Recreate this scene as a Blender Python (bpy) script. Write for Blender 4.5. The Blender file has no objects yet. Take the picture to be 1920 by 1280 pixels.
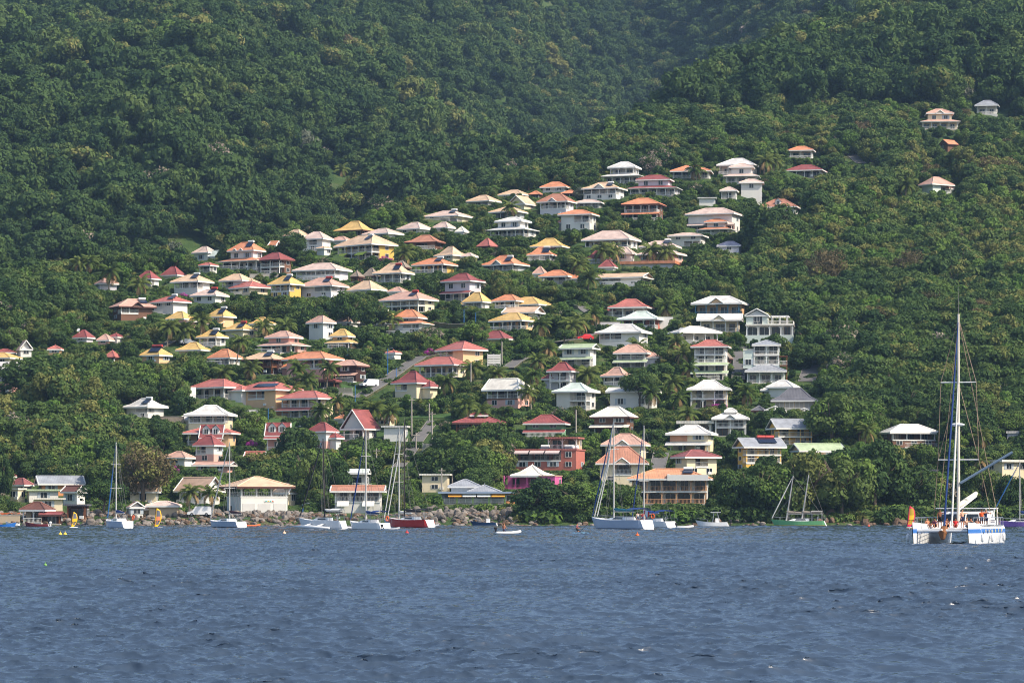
import bpy, bmesh, math, random
import numpy as np
from mathutils import Vector, Matrix
random.seed(7); rng = np.random.default_rng(11)
SC = bpy.context.scene
COL = SC.collection
R = math.radians
# ---------------------------------------------------------------- camera, sky, sun, exposure
F, CX, HY, HC = 6000.0, 960.0, 953.0, 3.3          # focal length, axis column and horizon row in photo pixels; eye height in metres
cam = bpy.data.cameras.new('camera'); cam_o = bpy.data.objects.new('camera', cam); COL.objects.link(cam_o)
cam.sensor_width = 36; cam.lens = 36*F/1920; cam.clip_start = 1; cam.clip_end = 9000
cam.shift_y = (HY-640)/1920
cam_o.location = (0, 0, HC); cam_o.rotation_euler = (R(90), 0, 0)
SC.camera = cam_o
SUN_AZ, SUN_EL = 63, 45                            # degrees right of straight behind the camera; above the horizon
sdir = Vector((math.sin(R(SUN_AZ))*math.cos(R(SUN_EL)), -math.cos(R(SUN_AZ))*math.cos(R(SUN_EL)), math.sin(R(SUN_EL))))
sun = bpy.data.lights.new('sun', 'SUN'); sun.energy = 4.2; sun.angle = R(.53); sun.color = (1, .89, .74)
sun_o = bpy.data.objects.new('sun', sun); COL.objects.link(sun_o)
sun_o.rotation_euler = sdir.to_track_quat('Z', 'Y').to_euler(); sun_o.location = (300, -100, 700)
W_ = bpy.data.worlds.new('World'); SC.world = W_; W_.use_nodes = True
nt = W_.node_tree; bg = nt.nodes['Background']
sky = nt.nodes.new('ShaderNodeTexSky'); sky.sky_type = 'NISHITA'; sky.sun_disc = False
sky.sun_elevation = R(SUN_EL); sky.sun_rotation = R(180-SUN_AZ); sky.air_density = 1.0; sky.dust_density = 2.2; sky.ozone_density = 1.4
nt.links.new(sky.outputs[0], bg.inputs[0]); bg.inputs[1].default_value = .15
SC.view_settings.view_transform = 'Standard'; SC.view_settings.look = 'None'
SC.view_settings.exposure = 0.38; SC.view_settings.gamma = 1
SC.cycles.max_bounces = 5; SC.cycles.diffuse_bounces = 2; SC.cycles.glossy_bounces = 2
SC.cycles.transmission_bounces = 2; SC.cycles.volume_bounces = 0; SC.cycles.transparent_max_bounces = 4
SC.cycles.sample_clamp_direct = 2.0; SC.cycles.sample_clamp_indirect = 3.0; SC.cycles.caustics_reflective = False; SC.cycles.caustics_refractive = False
SC.cycles.use_denoising = True; SC.cycles.pixel_filter_type = 'BLACKMAN_HARRIS'; SC.cycles.filter_width = 1.05
# ---------------------------------------------------------------- helpers
def lin(c):
    return tuple(((v/255)/12.92 if v/255 <= .04045 else ((v/255+.055)/1.055)**2.4) for v in c)
_M = {}
def mat(name, rgb, rough=.7, var=.16, scale=.35, metal=0, spec=.3, bump=0, trans=0, linear=False, streak=False, rnd=0):
    """A procedural material: a base colour broken up by noise (and, for sheet roofs, fine ribs)."""
    if name in _M: return _M[name]
    m = bpy.data.materials.new(name); m.use_nodes = True; n = m.node_tree.nodes; l = m.node_tree.links
    b = n['Principled BSDF']; c = rgb if linear else lin(rgb)
    b.inputs['Roughness'].default_value = rough; b.inputs['Metallic'].default_value = metal
    b.inputs['Specular IOR Level'].default_value = spec
    g = n.new('ShaderNodeNewGeometry')
    t = n.new('ShaderNodeTexNoise'); t.inputs['Scale'].default_value = scale; t.inputs['Detail'].default_value = 6; t.inputs['Roughness'].default_value = .65
    l.new(g.outputs['Position'], t.inputs['Vector'])
    r = n.new('ShaderNodeMapRange'); r.inputs['From Min'].default_value = .3; r.inputs['From Max'].default_value = .7
    r.inputs['To Min'].default_value = 1-var; r.inputs['To Max'].default_value = 1+var*.6
    l.new(t.outputs['Fac'], r.inputs['Value'])
    val = r.outputs[0]
    if rnd:
        oi = n.new('ShaderNodeObjectInfo'); r2 = n.new('ShaderNodeMapRange'); r2.inputs['To Min'].default_value = 1-rnd; r2.inputs['To Max'].default_value = 1+rnd
        l.new(oi.outputs['Random'], r2.inputs['Value'])
        mu = n.new('ShaderNodeMath'); mu.operation = 'MULTIPLY'; l.new(val, mu.inputs[0]); l.new(r2.outputs[0], mu.inputs[1]); val = mu.outputs[0]
    mx = n.new('ShaderNodeVectorMath'); mx.operation = 'SCALE'; mx.inputs[0].default_value = c
    l.new(val, mx.inputs['Scale']); l.new(mx.outputs[0], b.inputs['Base Color'])
    if bump:
        bp = n.new('ShaderNodeBump'); bp.inputs['Strength'].default_value = bump; bp.inputs['Distance'].default_value = .1
        t2 = n.new('ShaderNodeTexNoise'); t2.inputs['Scale'].default_value = 3; t2.inputs['Detail'].default_value = 4
        l.new(g.outputs['Position'], t2.inputs['Vector']); l.new(t2.outputs['Fac'], bp.inputs['Height']); l.new(bp.outputs[0], b.inputs['Normal'])
    if streak:
        tc = n.new('ShaderNodeTexCoord'); w = n.new('ShaderNodeTexWave'); w.bands_direction = 'X'; w.inputs['Scale'].default_value = .9
        w.inputs['Distortion'].default_value = 0
        l.new(tc.outputs['Object'], w.inputs['Vector'])
        bp = n.new('ShaderNodeBump'); bp.inputs['Strength'].default_value = .35; bp.inputs['Distance'].default_value = .05
        l.new(w.outputs['Fac'], bp.inputs['Height']); l.new(bp.outputs[0], b.inputs['Normal'])
    _M[name] = m; return m
class MB:
    """Collects faces in plain lists and links them as ONE mesh object."""
    def __init__(s): s.v = []; s.f = []; s.m = []
    def poly(s, pts, m=0):
        k = len(s.v); s.v += [tuple(p) for p in pts]; s.f.append(tuple(range(k, k+len(pts)))); s.m.append(m)
    def box(s, x0, x1, y0, y1, z0, z1, m=0):
        k = len(s.v)
        s.v += [(x0,y0,z0),(x1,y0,z0),(x1,y1,z0),(x0,y1,z0),(x0,y0,z1),(x1,y0,z1),(x1,y1,z1),(x0,y1,z1)]
        for q in ((3,2,1,0),(4,5,6,7),(0,1,5,4),(1,2,6,5),(2,3,7,6),(3,0,4,7)): s.f.append(tuple(k+i for i in q)); s.m.append(m)
    def bar(s, p, q, r0, r1=None, n=6, m=0, cap=True):
        p = Vector(p); q = Vector(q); r1 = r0 if r1 is None else r1
        d = (q-p).normalized(); a = d.orthogonal().normalized(); b = d.cross(a); k = len(s.v)
        for c, r in ((p, r0), (q, r1)):
            for i in range(n):
                t = 2*math.pi*(i+.5)/n; s.v.append(tuple(c+(a*math.cos(t)+b*math.sin(t))*r))
        for i in range(n): s.f.append((k+i, k+(i+1)%n, k+n+(i+1)%n, k+n+i)); s.m.append(m)
        if cap: s.f.append(tuple(k+i for i in range(n))[::-1]); s.m.append(m); s.f.append(tuple(k+n+i for i in range(n))); s.m.append(m)
    def tube(s, pts, rs, n=6, m=0):
        pts = [Vector(p) for p in pts]; k = len(s.v)
        for j, p in enumerate(pts):
            d = (pts[min(j+1, len(pts)-1)]-pts[max(j-1, 0)]).normalized()
            a = Vector((0,1,0)).cross(d)
            if a.length < .1: a = Vector((1,0,0)).cross(d)
            a.normalize(); b = d.cross(a)
            for i in range(n):
                t = 2*math.pi*i/n; s.v.append(tuple(p+(a*math.cos(t)+b*math.sin(t))*rs[j]))
        for j in range(len(pts)-1):
            for i in range(n):
                s.f.append((k+j*n+i, k+j*n+(i+1)%n, k+(j+1)*n+(i+1)%n, k+(j+1)*n+i)); s.m.append(m)
        s.f.append(tuple(k+i for i in range(n))[::-1]); s.m.append(m)
        e = k+(len(pts)-1)*n; s.f.append(tuple(e+i for i in range(n))); s.m.append(m)
    def ell(s, c, r, nu=10, nv=6, m=0):
        k = len(s.v)
        for j in range(nv+1):
            t = math.pi*j/nv
            for i in range(nu):
                p = 2*math.pi*i/nu; s.v.append((c[0]+r[0]*math.sin(t)*math.cos(p), c[1]+r[1]*math.sin(t)*math.sin(p), c[2]+r[2]*math.cos(t)))
        for j in range(nv):
            for i in range(nu): s.f.append((k+j*nu+i, k+(j+1)*nu+i, k+(j+1)*nu+(i+1)%nu, k+j*nu+(i+1)%nu)); s.m.append(m)
    def mesh(s, name, mats, smooth=False):
        me = bpy.data.meshes.new(name); me.from_pydata(s.v, [], s.f)
        for q in (mats if isinstance(mats, (list, tuple)) else [mats]): me.materials.append(q)
        me.polygons.foreach_set('material_index', s.m)
        if smooth: me.polygons.foreach_set('use_smooth', [True]*len(s.f))
        me.update(); return me
    def obj(s, name, mats, parent=None, smooth=False):
        return link(name, s.mesh(name, mats, smooth), parent)
def link(name, me, parent=None, loc=None):
    o = bpy.data.objects.new(name, me); COL.objects.link(o)
    if parent is not None: o.parent = parent
    if loc is not None: o.location = loc
    return o
def tag(o, label, cat, group=None):
    o['label'] = label; o['category'] = cat
    if group: o['group'] = group
    return o
def thing(name, label, cat, loc, rz=0, group=None):
    o = bpy.data.objects.new(name, None); COL.objects.link(o); o.empty_display_size = 1
    o.location = loc; o.rotation_euler = (0, 0, rz); return tag(o, label, cat, group)
def struct(name, me, kind='structure'):
    o = link(name, me); o['kind'] = kind; return o
def copy_tree(o, parent=None):
    c = o.copy(); COL.objects.link(c)
    if parent is not None: c.parent = parent
    for ch in list(o.children): copy_tree(ch, c)
    return c
def grid_mesh(name, X, Y, Z, mats, smooth=True):
    nr, nc = X.shape
    co = np.stack([X, Y, Z], -1).reshape(-1, 3).astype(np.float32)
    i = np.arange((nr-1)*(nc-1)); r, c = i//(nc-1), i % (nc-1); a = r*nc+c
    fa = np.stack([a, a+1, a+nc+1, a+nc], -1).astype(np.int32)
    me = bpy.data.meshes.new(name); me.vertices.add(len(co)); me.vertices.foreach_set('co', co.ravel())
    me.loops.add(fa.size); me.loops.foreach_set('vertex_index', fa.ravel())
    me.polygons.add(len(fa)); me.polygons.foreach_set('loop_start', np.arange(0, fa.size, 4, dtype=np.int32))
    me.polygons.foreach_set('loop_total', np.full(len(fa), 4, np.int32))
    me.polygons.foreach_set('use_smooth', np.full(len(fa), smooth))
    me.update(calc_edges=True); me.materials.append(mats); return me
def hash2(ix, iy, s):
    h = (ix.astype(np.int64)*374761393 + iy.astype(np.int64)*668265263 + s*982451653) & 0xffffffff
    h = ((h ^ (h >> 13))*1274126177) & 0xffffffff
    return ((h ^ (h >> 16)) & 0xffffff)/float(0xffffff)
def vn(x, y, s=0):
    x = np.asarray(x, float); y = np.asarray(y, float)
    ix = np.floor(x); iy = np.floor(y); fx = x-ix; fy = y-iy
    fx = fx*fx*(3-2*fx); fy = fy*fy*(3-2*fy)
    a, b, c, d = hash2(ix, iy, s), hash2(ix+1, iy, s), hash2(ix, iy+1, s), hash2(ix+1, iy+1, s)
    return a+(b-a)*fx+(c-a)*fy+(a-b-c+d)*fx*fy
def fbm(x, y, s=0, o=4):
    t = 0; a = .5
    for k in range(o): t = t+a*vn(x*2**k, y*2**k, s+k); a *= .5
    return t
# ---------------------------------------------------------------- the hill: heights as a function of place
_Y = [560, 600, 613, 620, 627, 640, 660, 715, 800, 930, 1100, 1300, 1500, 1900, 2800]
_Z = [-4, -3, -1.6, 0.3, 1.7, 2.3, 4.7, 15.6, 37, 73.5, 123, 177, 241, 330, 400]
_RX = [-300, 0, 100, 300, 450, 560, 700, 850, 1000, 1100, 1200, 1300, 1400, 1500, 1600, 1700, 1800, 2100]
_RV = [560, 545, 540, 500, 470, 440, 410, 372, 325, 282, 232, 188, 150, 110, 60, 15, -35, -150]
_YY = np.linspace(620, 1900, 900); _VV = HY-F*(np.interp(_YY, _Y, _Z)-HC)/_YY
def hill(X, Y):
    X = np.asarray(X, float); Y = np.asarray(Y, float)
    px = CX+F*X/np.maximum(Y, 300)
    zn = np.interp(Y, _Y, _Z)
    land = np.clip((Y-640)/60, 0, 1)
    zn = zn+land*(fbm(X/70, Y/90, 3)-.47)*11
    # the spur on the right and the gully behind it
    s = ((X-66)*155-(Y-945)*110)/190.; al = np.clip((X-40)/60, 0, 1)
    zn = zn+al*land*(5*np.exp(-((s-4)/16)**2)-9*np.exp(-((s+30)/20)**2))
    vr = np.interp(px, _RX, _RV); yr = np.interp(-vr, -_VV, _YY)
    yr = yr+(vn(X/40, X*0, 8)-.5)*24
    zn = zn-np.clip(Y-yr, 0, None)*.62-np.clip(Y-yr+30, 0, 30)**2*.001
    zf = np.interp(Y, [700, 850, 950, 1200, 1500, 1800, 2100, 2400, 2800], [-60, 8, 45, 108, 171, 250, 344, 452, 600])
    wx = X+60*(fbm(X/200, Y/200, 21)-.5)
    spur = np.abs(2*vn(wx/120+.35*(Y/300), Y/900, 31)-1)
    amp = np.clip((Y-1000)/300, 0, 1)
    zf = zf+amp*(105*(.55-spur)+50*(fbm(X/90, Y/90, 41)-.47))
    zf = zf-amp*85*np.exp(-((X-50-(Y-1700)*.10)/75)**2)*np.clip((Y-1250)/300, 0, 1)
    k = 6.
    return np.maximum(zn, zf)+np.log1p(np.exp(-np.abs(zn-zf)/k))*k*.6*(Y > 800)
PADS = []                                           # levelled ground under buildings: x, y, cos, sin, half width, half depth, z
def ground(X, Y):
    Z = hill(X, Y)
    for x, y, c, s, hw, hd, z in PADS:
        dx, dy = X-x, Y-y
        a = np.abs(dx*c+dy*s); b = np.abs(-dx*s+dy*c)
        ins = (a < hw) & (b < hd)
        if np.any(ins): Z = np.where(ins, np.minimum(Z, z), Z)
    return Z
def at(px, py, y0=615.):
    """Where the line of sight through a photo pixel first meets the hill."""
    Y = np.arange(y0, 2700, 1.5); v = HY-F*(hill((px-CX)/F*Y, Y)-HC)/Y
    k = int(np.argmax(v <= py))
    if k == 0: y = Y[0]
    else:
        t = (v[k-1]-py)/max(v[k-1]-v[k], 1e-6); y = Y[k-1]+1.5*t
    return Vector(((px-CX)/F*y, y, HC+(HY-py)*y/F))
def sea(px, py):
    """The point of the sea seen at a photo pixel."""
    y = F*HC/(py-HY); return Vector(((px-CX)/F*y, y, 0))
# ---------------------------------------------------------------- the houses: name|rest of the label|centre, width, ridge, eave, base (photo rows)|storeys|roof|roof colour|wall|turn|options
HOUSES = '''
white house with pale pink roof|and low white annex, at the forest's left edge|384,50,462,473,490|W|hip|p|W|-25|A
orange roofed white villa|with twin front gables and two tiers of orange|462,106,453,468,506|W/V|hip|o|W|-25|g2,h,T
small white pavilion with red roof|under the twin gabled orange villa|390,40,492,497,511|V|hip|s|W|-20|
brown house with dark red roof|and an open arcade of grey piers below|517,73,473,486,513|VD|hip|r|B|-28|
white box shed with tan roof|standing alone beside the big tan villa|607,30,462,465,478|B|hip|t|W|-35|
tan roof peeping over a tree|left of the white two storey pink roofed house|556,52,430,441,448|B|hip|t|W|-25|x
white two storey house with pink roof|and a blue balcony, beside a round dark tree|594,64,434,447,471|MW|hip|p|W|-20|
broken orange gable roof|just right of the twin gabled orange villa|515,24,452,460,468|B|gable|o|W|-25|x
large golden yellow roof|over dark walls at the upper left village edge|666,82,414,431,441|D|hipk|y|K|-20|x
white house with low pink hip|right of the golden yellow roof|718,80,427,437,449|W|hip|p|W|-30|x
yellow villa with lime awnings|on two floors under a broad tan roof|686,124,439,458,487|VV|hip|t|Y|-33|aL,h
small salmon ridge|showing between yellow villa and golden roof|640,46,443,450,457|B|hip|n|W|-20|x
cream bungalow with long pink roof|and solar heater, topmost of the left rows|840,95,393,404,414|WR|hip|p|C|-22|h
white house with wide pink double hip|below the cream long roofed bungalow|778,70,416,428,437|W|hip|p|W|-25|x
pink hip with finial|joined to the right of the wide pink double hip|832,46,416,426,433|B|hip|p|W|-25|x
brown house with flared terracotta roof|among dark trees and purple flowers|798,80,440,453,466|M|hipk|q|B|-15|
tan pyramid roofed house|low among hedges, above the orange balcony villa|845,66,462,478,488|W|hipk|t|C|-35|
flat pink canopy house|tucked against the tan pyramid roof|880,34,474,480,489|D|hip|p|W|-25|
yellow villa with orange roof|and white balcony with brown shutters|815,88,483,495,511|V|hip|o|Y|-25|h
house with wide orange flared roof|and dormer vent, under the purple flowers|946,96,478,495,507|V|hipk|o|G|-22|h,g1
grey terrace house with tan flared roof|and a scalloped eave, beside the thatch|738,80,493,511,529|V|hipk|t|G|-22|h
long blue grey house with pink roof|and glass doors to a terrace|604,114,492,505,525|VG|hip|p|L|-15|
white house with big tan hip|over a stone base and a hammock veranda|360,83,514,527,553|VB|hip|t|W|-22|h
pinkish house with tan roof|between the white big tan hip and red roof|444,68,513,525,540|L|hip|t|L|-25|
cream house with flat red hip|and lit windowed right wall|469,84,527,538,552|W|hip|s|C|-38|
pale yellow two storey house|with mustard roof and arched balcony|536,71,517,532,559|VW|hip|y|Y|-28|h
grey pink house with salmon roof|and red water tank on the ridge|606,98,520,535,558|RW|hip|n|L|-25|h
mint white house with tan pyramid|above the rounded treetops|688,77,526,542,553|B|hip|t|M|-28|x
small orange and mauve roofs|left above the long salmon villa|746,42,538,546,552|B|hip|n|W|-20|x
white house with lilac roof|half sunk in trees under the red flat hip|393,74,542,553,568|W|hip|p|W|-25|h
white house with bright coral roof|and solar heater, left village edge|320,80,555,565,588|WB|hip|s|W|-30|h
brown house with tan gabled roof|and dark front gable, at the left forest edge|249,92,560,574,600|LB|hip|n|B|25|h,g1
white pavilion house with red pyramid|at the left forest edge beside palms|278,49,508,522,536|V|hip|r|W|-20|
red pyramid roof alone|peeking over trees, right of the pavilion's red pyramid|325,48,500,515,522|B|hip|r|W|-20|x
tan roof behind a palm|leftmost of the upper rows|200,48,522,531,543|B|hip|n|L|20|
pink walled cube house with yellow roof|leftmost of the yellow roofs|338,57,584,597,612|W|hip|y|P|-22|
peach two storey house with yellow roof|and a lower tier of yellow tiles|414,60,579,593,613|W-B|hip|y|O|-30|h
low house with yellow flared roof|beside the treetops, last of its row|492,52,595,606,616|W|hipk|y|C|-25|
cream house with yellow kinked roof|and red tank, second row of yellow roofs|450,69,605,617,632|B|hipk|y|C|-28|h
yellow kiosk house with white arches|below the cream house of the kinked yellow roof|398,62,619,631,648|V|hipk|y|W|-25|h
yellow roof lying in the trees|below the kiosk house with white arches|363,67,642,655,663|B|hipk|y|C|-20|x
peach house with twin heaters|on its yellow roof, lowest left yellow one|292,64,651,665,679|W|hip|y|O|-25|h,h2
pink house with two tier roof|of dusty pink, hidden behind a tall palm|532,104,620,631,660|W/D|hip|n|P|-25|
white tower house with pink pyramid|and strip window, in a row of three pyramids|602,58,592,604,636|WB|hip|n|W|-30|
low white house with pink pyramid|right end of the three pyramids|652,46,592,603,612|B|hip|n|W|-25|
peach house with mustard two tier roof|beside a bushy tree, under the pink pyramids|642,68,617,629,653|W/D|hip|y|O|-20|
orange veranda house with yellow roof|on tall brown stilts with red heater|712,98,583,595,610|V|hip|y|O|-25|h
long salmon villa with white balcony|over an arcade, lit cream on its right side|766,115,546,561,584|VD|hip|n|C|-28|h
grey two tier house with orange roofs|and white lattice porch|768,94,580,594,626|W/RW|hip|o|G|-18|
lilac house with red upper roof|over two pink skirts and a screened porch|868,85,512,526,565|W-V|hipk|r|L|-22|
white arched house with yellow pyramid|left of an orange roof|895,58,548,565,577|V|hip|y|W|-25|
porch house with orange hip|between two yellow roofs|954,66,552,563,578|V|hip|o|C|-25|
broad yellow hip|behind the tan gabled long house|991,94,556,570,578|V|hip|y|W|-20|x
white long house with tan gable|stacked above the peach yellow roofed veranda|981,84,575,585,597|W|gable|t|W|-20|
peach house with long yellow roof|and white railed front, above the hidden red roof|963,96,586,600,618|V|hip|y|O|-22|
red roof sunk in bushes|under the peach long yellow roofed house|931,68,620,634,643|B|hip|r|C|-20|x
tiny white hut with red roof|beside the road bend|738,30,657,661,672|B|hip|s|W|-25|
two storey peach house with salmon hip|and a lit tree shadowed wall|865,101,640,655,688|LW|hip|s|O|-38|
cream bungalow with red hip|and a broad railed veranda, above the red pyramid|830,107,669,683,706|V|hip|s|C|-25|
red pyramid house beside the road|with stairs and left balcony|774,84,697,717,746|LB|hipk|r|C|-36|
white veranda house with bright orange hip|left of the tan roof with panels|422,68,655,670,683|V|hip|o|W|-22|
dark timber house with tan roof|and solar panel between two orange roofs|496,88,661,673,701|VD|hip|t|K|-20|h
pink house with bright orange hip|and arched balcony over a grey base|587,119,659,672,708|RB|hip|o|P|-28|
brown wood house with striped pink roof|and dark red skirt|656,74,675,685,714|W-W|hip|n|K|-20|
low dark shed with red eave|under the brown wood house|617,48,710,714,726|D|hip|r|K|-15|
white arcade house with wide red hip|beside a parked truck|408,111,711,725,747|V|hip|s|W|-28|
large peach house with salmon hip|carrying solar panels above a walled yard|502,138,716,730,764|MB|hip|s|O|-32|p
cream house with two red tiers|and white awning, behind a big palm|576,117,733,746,782|V-V|hip|s|C|-28|
cream house with big white hip|and four bay balcony in the lower left|395,97,760,777,806|VB|hipk|w|C|-8|
white house with kinked white roof|alone among trees at far left|272,89,747,762,784|RW|hipk|w|W|-32|h
crimson dormer roofed house|with a hip winged orange house behind|398,50,798,820,836|B|steep|r|W|-12|d2
orange house with red hip wings|on both sides of the crimson dormer roof|397,106,801,811,834|L|hip|s|O|-10|bk
pink house with crimson dormers|standing alone right of the palms|522,52,794,816,846|V|steep|r|P|-10|d2
white over pink house with red pyramid|in front of the crimson dormer roof|392,62,817,834,868|LW|hip|r|WP|-25|
low white house with salmon roof|left of the white over pink house|336,60,847,857,873|W|hip|n|W|-15|
salmon gable roof in bushes|below the lone crimson dormer house|479,44,847,857,863|B|gable|s|W|-10|x
flat salmon roofed annex|at the foot of the white over pink house|402,84,866,871,884|W|gable|n|P|-8|
white over pink hut with red pyramid|left of the steep gabled pink house|605,62,793,808,845|BW|hip|r|WP|-28|
steep gabled white and pink house|with red roof beside the lower road|676,76,770,803,824|D|gablef|r|W|-22|t
blank white walled building|between the steep gable house and the road|742,54,798,801,826|B|flat|w|W|-5|
small cream cottage|behind palms above the blank white wall|724,38,782,786,798|W|flat|c|C|-15|
small orange lean roof|behind palms beside the steep gabled house|643,26,778,784,792|B|hip|o|W|-20|x
timber chalet with cream roof|dark boards above a pink ground floor|953,101,710,730,764|VW|gableh|c|KP|-22|
dark red pavilion with cupola|low and open behind pale flowering bushes|898,102,780,792,810|V|hip|r|K|0|u
green walled house with crimson tiers|under a telephone pole|1025,90,778,793,818|W-B|hipk|r|E|-15|
white two storey house with mint roof|and deck chairs on its lower terrace|1080,92,718,733,768|RR|hipk|m|W|-25|
red pyramid house with blue braces|hanging over a palm crown|1055,62,680,695,732|VD|hipk|r|L|-25|
rose roofed house behind a tree|right of the red pyramid with blue braces|1157,64,689,704,722|V|hipk|n|W|-25|
white house with light green shed roofs|and cream awnings|1086,80,645,652,686|W-V|gable|l|W|-22|
rose hipped house with mint skirt|and two white balconies|1187,77,646,661,688|V-D|hip|n|L|-18|
big white house with white kinked hip|and blue shutters|1169,109,607,622,650|LB|hipk|w|W|-20|
salmon walled house with mint roof|stacked above the big white house|1203,95,583,597,616|V|hipk|m|S|-20|
white veranda house with red kinked hip|topmost of the middle terrace|1183,89,560,575,597|V|hipk|s|W|-20|
white house with spreading white hip|above the three level red roofed house|1303,101,611,622,645|V|hip|w|W|20|
peach house with white hip and blue posts|large, at the top right of the terrace|1350,112,554,568,590|V|hip|w|O|-18|g1
white roofed house with green arch porch|under the peach blue posted house|1350,91,588,599,622|V|gable|w|C|-12|g1
three level house with red hip|white middle, green awning skirts below|1333,79,637,649,711|VV-D-D|hipk|s|W|-8|
cream two storey house with white hip|and a rolled awning at lower centre|1330,89,713,729,765|VD|hipk|w|C|-8|
white walled store with pale grey hip|behind the grey shingle roof|1468,66,713,725,743|B|hip|w|W|-20|
grey shingle roofed house|with taupe blinds and pergolas in front|1491,96,728,750,771|G|hipk|k|T|-8|
white hut with lantern roof|two open floors, right of centre|1370,75,773,784,817|VD|hip|w|W|-8|g1,u
cream house with wooden slat screen|and broad white hip|1297,102,797,813,845|W-D|hipk|w|C|-12|s
flat roofed cream house behind|the slat screened house|1306,78,789,794,814|V|flat|c|W|-10|
upper yellow apartment house|with grey gable roof and two balconies|1484,95,786,802,834|VV|gable|g|Y2|14|
lower yellow apartment house|with grey gable roof and two heaters|1424,101,822,837,883|VVB|gable|g|Y2|22|h,h2
low house with pale green gable|in trees right of the yellow apartments|1533,106,832,844,855|W|gable|l|O|14|
cream house with red brown hip|and round balcony above the deck house|1305,96,844,856,893|MW|hip|b|C|22|
cream house with rose front gable|behind the tallest mast of the centre sloop|1173,95,814,833,858|MB|hip|n|C|-12|g1
two storey house with terracotta tiles|and arched balcony gable behind the masts|1167,103,839,868,910|MW|hip|q|C|-5|g1
dark veranda house with pale roof|of two rose white tiers|1151,93,763,781,812|W-D|hip|c|B|-15|
white house mostly hidden|by a large tree above the dark veranda house|1188,107,726,733,764|W|gable|w|W|-15|
cream house with flat roof|at the lower road's foot|817,62,888,891,921|WW|flat|c|C|-8|
white house with brown tile roof|at the foot of the hill behind a mast|624,48,876,884,922|WV|hip|n|W|-15|
pale green roofed white house|behind the orange roofed shop|670,50,880,886,914|V|gable|m|W|-10|
white shop with orange tile roof|behind the anchored white monohull|672,104,911,920,960|VB|gable|q|W|-5|aW
orange roofed house with wooden sea decks|on stilts above the shore rocks|1257,166,880,897,945|VV|hip|o2|W|-4|h,W
cream warehouse with dark top|at the right frame edge|1890,96,862,866,906|WB|flat|c|C|32|
brown house with grey white hip|alone among trees behind the tallest mast|1705,113,796,810,838|DW|hip|w|B|10|
flat roofed porch house|in trees under the brown house|1728,68,880,885,899|V|flat|k|W|-5|x
blue shack with white lean roof|at the far right among trees|1899,28,808,812,824|B|flat|w|L|-10|
white house with flat orange roof|topmost right, with four posts|1503,56,273,281,297|V|hip|o|W|-8|
low red hip in the forest|right of the village top|1512,82,307,318,332|D|hip|r|G|-15|
cream forest villa with tan tiers|and railed white terrace|1761,78,202,211,242|W/V|hip|n|C|-5|g1
blue grey roofed gazebo|highest building on the hillside|1851,51,187,197,214|V|hip|g|W|-10|
tiny orange gabled hut|alone in forest under the cream villa|1779,38,262,270,284|B|gable|o|B|35|
mint white bungalow with tan hip|and a palm at its left, right hillside|1756,69,331,345,362|R|hip|n|M|30|
red tile roof with vent dormer|behind a big round tree|1462,86,372,387,401|B|hip|q|W|-12|d1
white tiered mansion at the crest|with railed balconies on two floors|1171,95,301,312,344|V/V|hip|w|W|-20|
lilac grey mansion with crimson tiers|right below the white tiered mansion|1228,108,326,335,366|W/V|hip|r|L|-18|
cream double house with tan roofs|left of the crimson tiered mansion|1132,91,340,352,374|VW|hipk|t|W|-20|h,g1
white terrace house with pinkish roof|in front of the cream double house|1105,62,373,379,390|V|hip|p|W|-15|
grey house with terracotta gable|and glazed gable front|1044,77,362,377,404|VB|hip|q|L|-20|g1
small house with tan front gable|left of the grey terracotta gabled house|979,57,367,382,392|W|gablef|t|C|-22|
low pinkish tan roof|below the small tan gabled house|953,75,387,396,408|D|hip|t|G|-20|
bungalow with tan hip and white posts|at the upper left end of the crest|906,69,365,376,384|V|hip|t|W|-22|
tan roof behind red flowers|next to the white posted bungalow|964,64,355,364,370|W|hip|t|W|-20|x
white house with orange hip|behind a grey round tree on the crest|1042,61,340,350,360|W|hip|o|W|-20|
small orange roof left|of the grey round tree|1005,28,358,364,371|D|hip|o|B|-20|x
small orange roof right|of the grey round tree|1070,38,356,362,370|D|hip|o|B|-15|x
white tiered house with white roofs|in the middle of the upper village|962,102,405,413,444|W/V|hip|w|W|-22|
white two storey house with orange hip|and balcony above terrace rail|1085,80,392,401,433|RW|hip|o|W|-18|
brown stone house with orange tiers|alone in dark trees|1207,87,370,382,414|V-D|hip|o|B|-18|
glazed white house with broad pink hip|largest pink roof right of centre|1146,114,431,448,466|V|hip|p|W|-20|
golden roof with pink stripe|over hedges and purple flowers|1031,77,446,461,469|B|hipk|y|C|-20|x
orange house with roof panels|beside the golden striped roof|1016,58,463,477,488|V|hipk|o|L|-20|h
crimson half roof|half hidden by trees beside purple flowers|914,42,447,461,468|B|hip|s|B|-25|x
red pyramid among palms|left of the tan and pink roof pair|1122,54,470,485,493|B|hipk|r|W|-15|x
small red roof below|the red pyramid among palms|1140,38,487,500,506|B|hip|r|W|-20|x
tan pyramid behind|the red pyramid among palms|1150,45,459,473,480|B|hip|t|W|-20|x
white house with pinkish hip|between tan pyramid and pale pink villa|1170,48,463,474,489|W|hip|p|W|-20|
pale pink villa with two hips|and glass door, beside the brown flat roofed one|1238,83,450,461,472|W|hip|p|W|-20|h
low pale pink villa wing|stepping down in front of the two hipped villa|1240,98,466,475,490|W|hip|p|P|-25|
long flat house with orange edged roof|and blue wall, low in trees|1220,118,489,494,504|B|flat|o|L|-15|x
long low house with tan gable|and white walls in dense trees|1168,118,511,519,534|LW|gable|t|W|-18|
tan pyramid roof behind|the orange hip with a dead palm|1013,30,500,512,518|B|hip|n|W|-20|x
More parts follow.
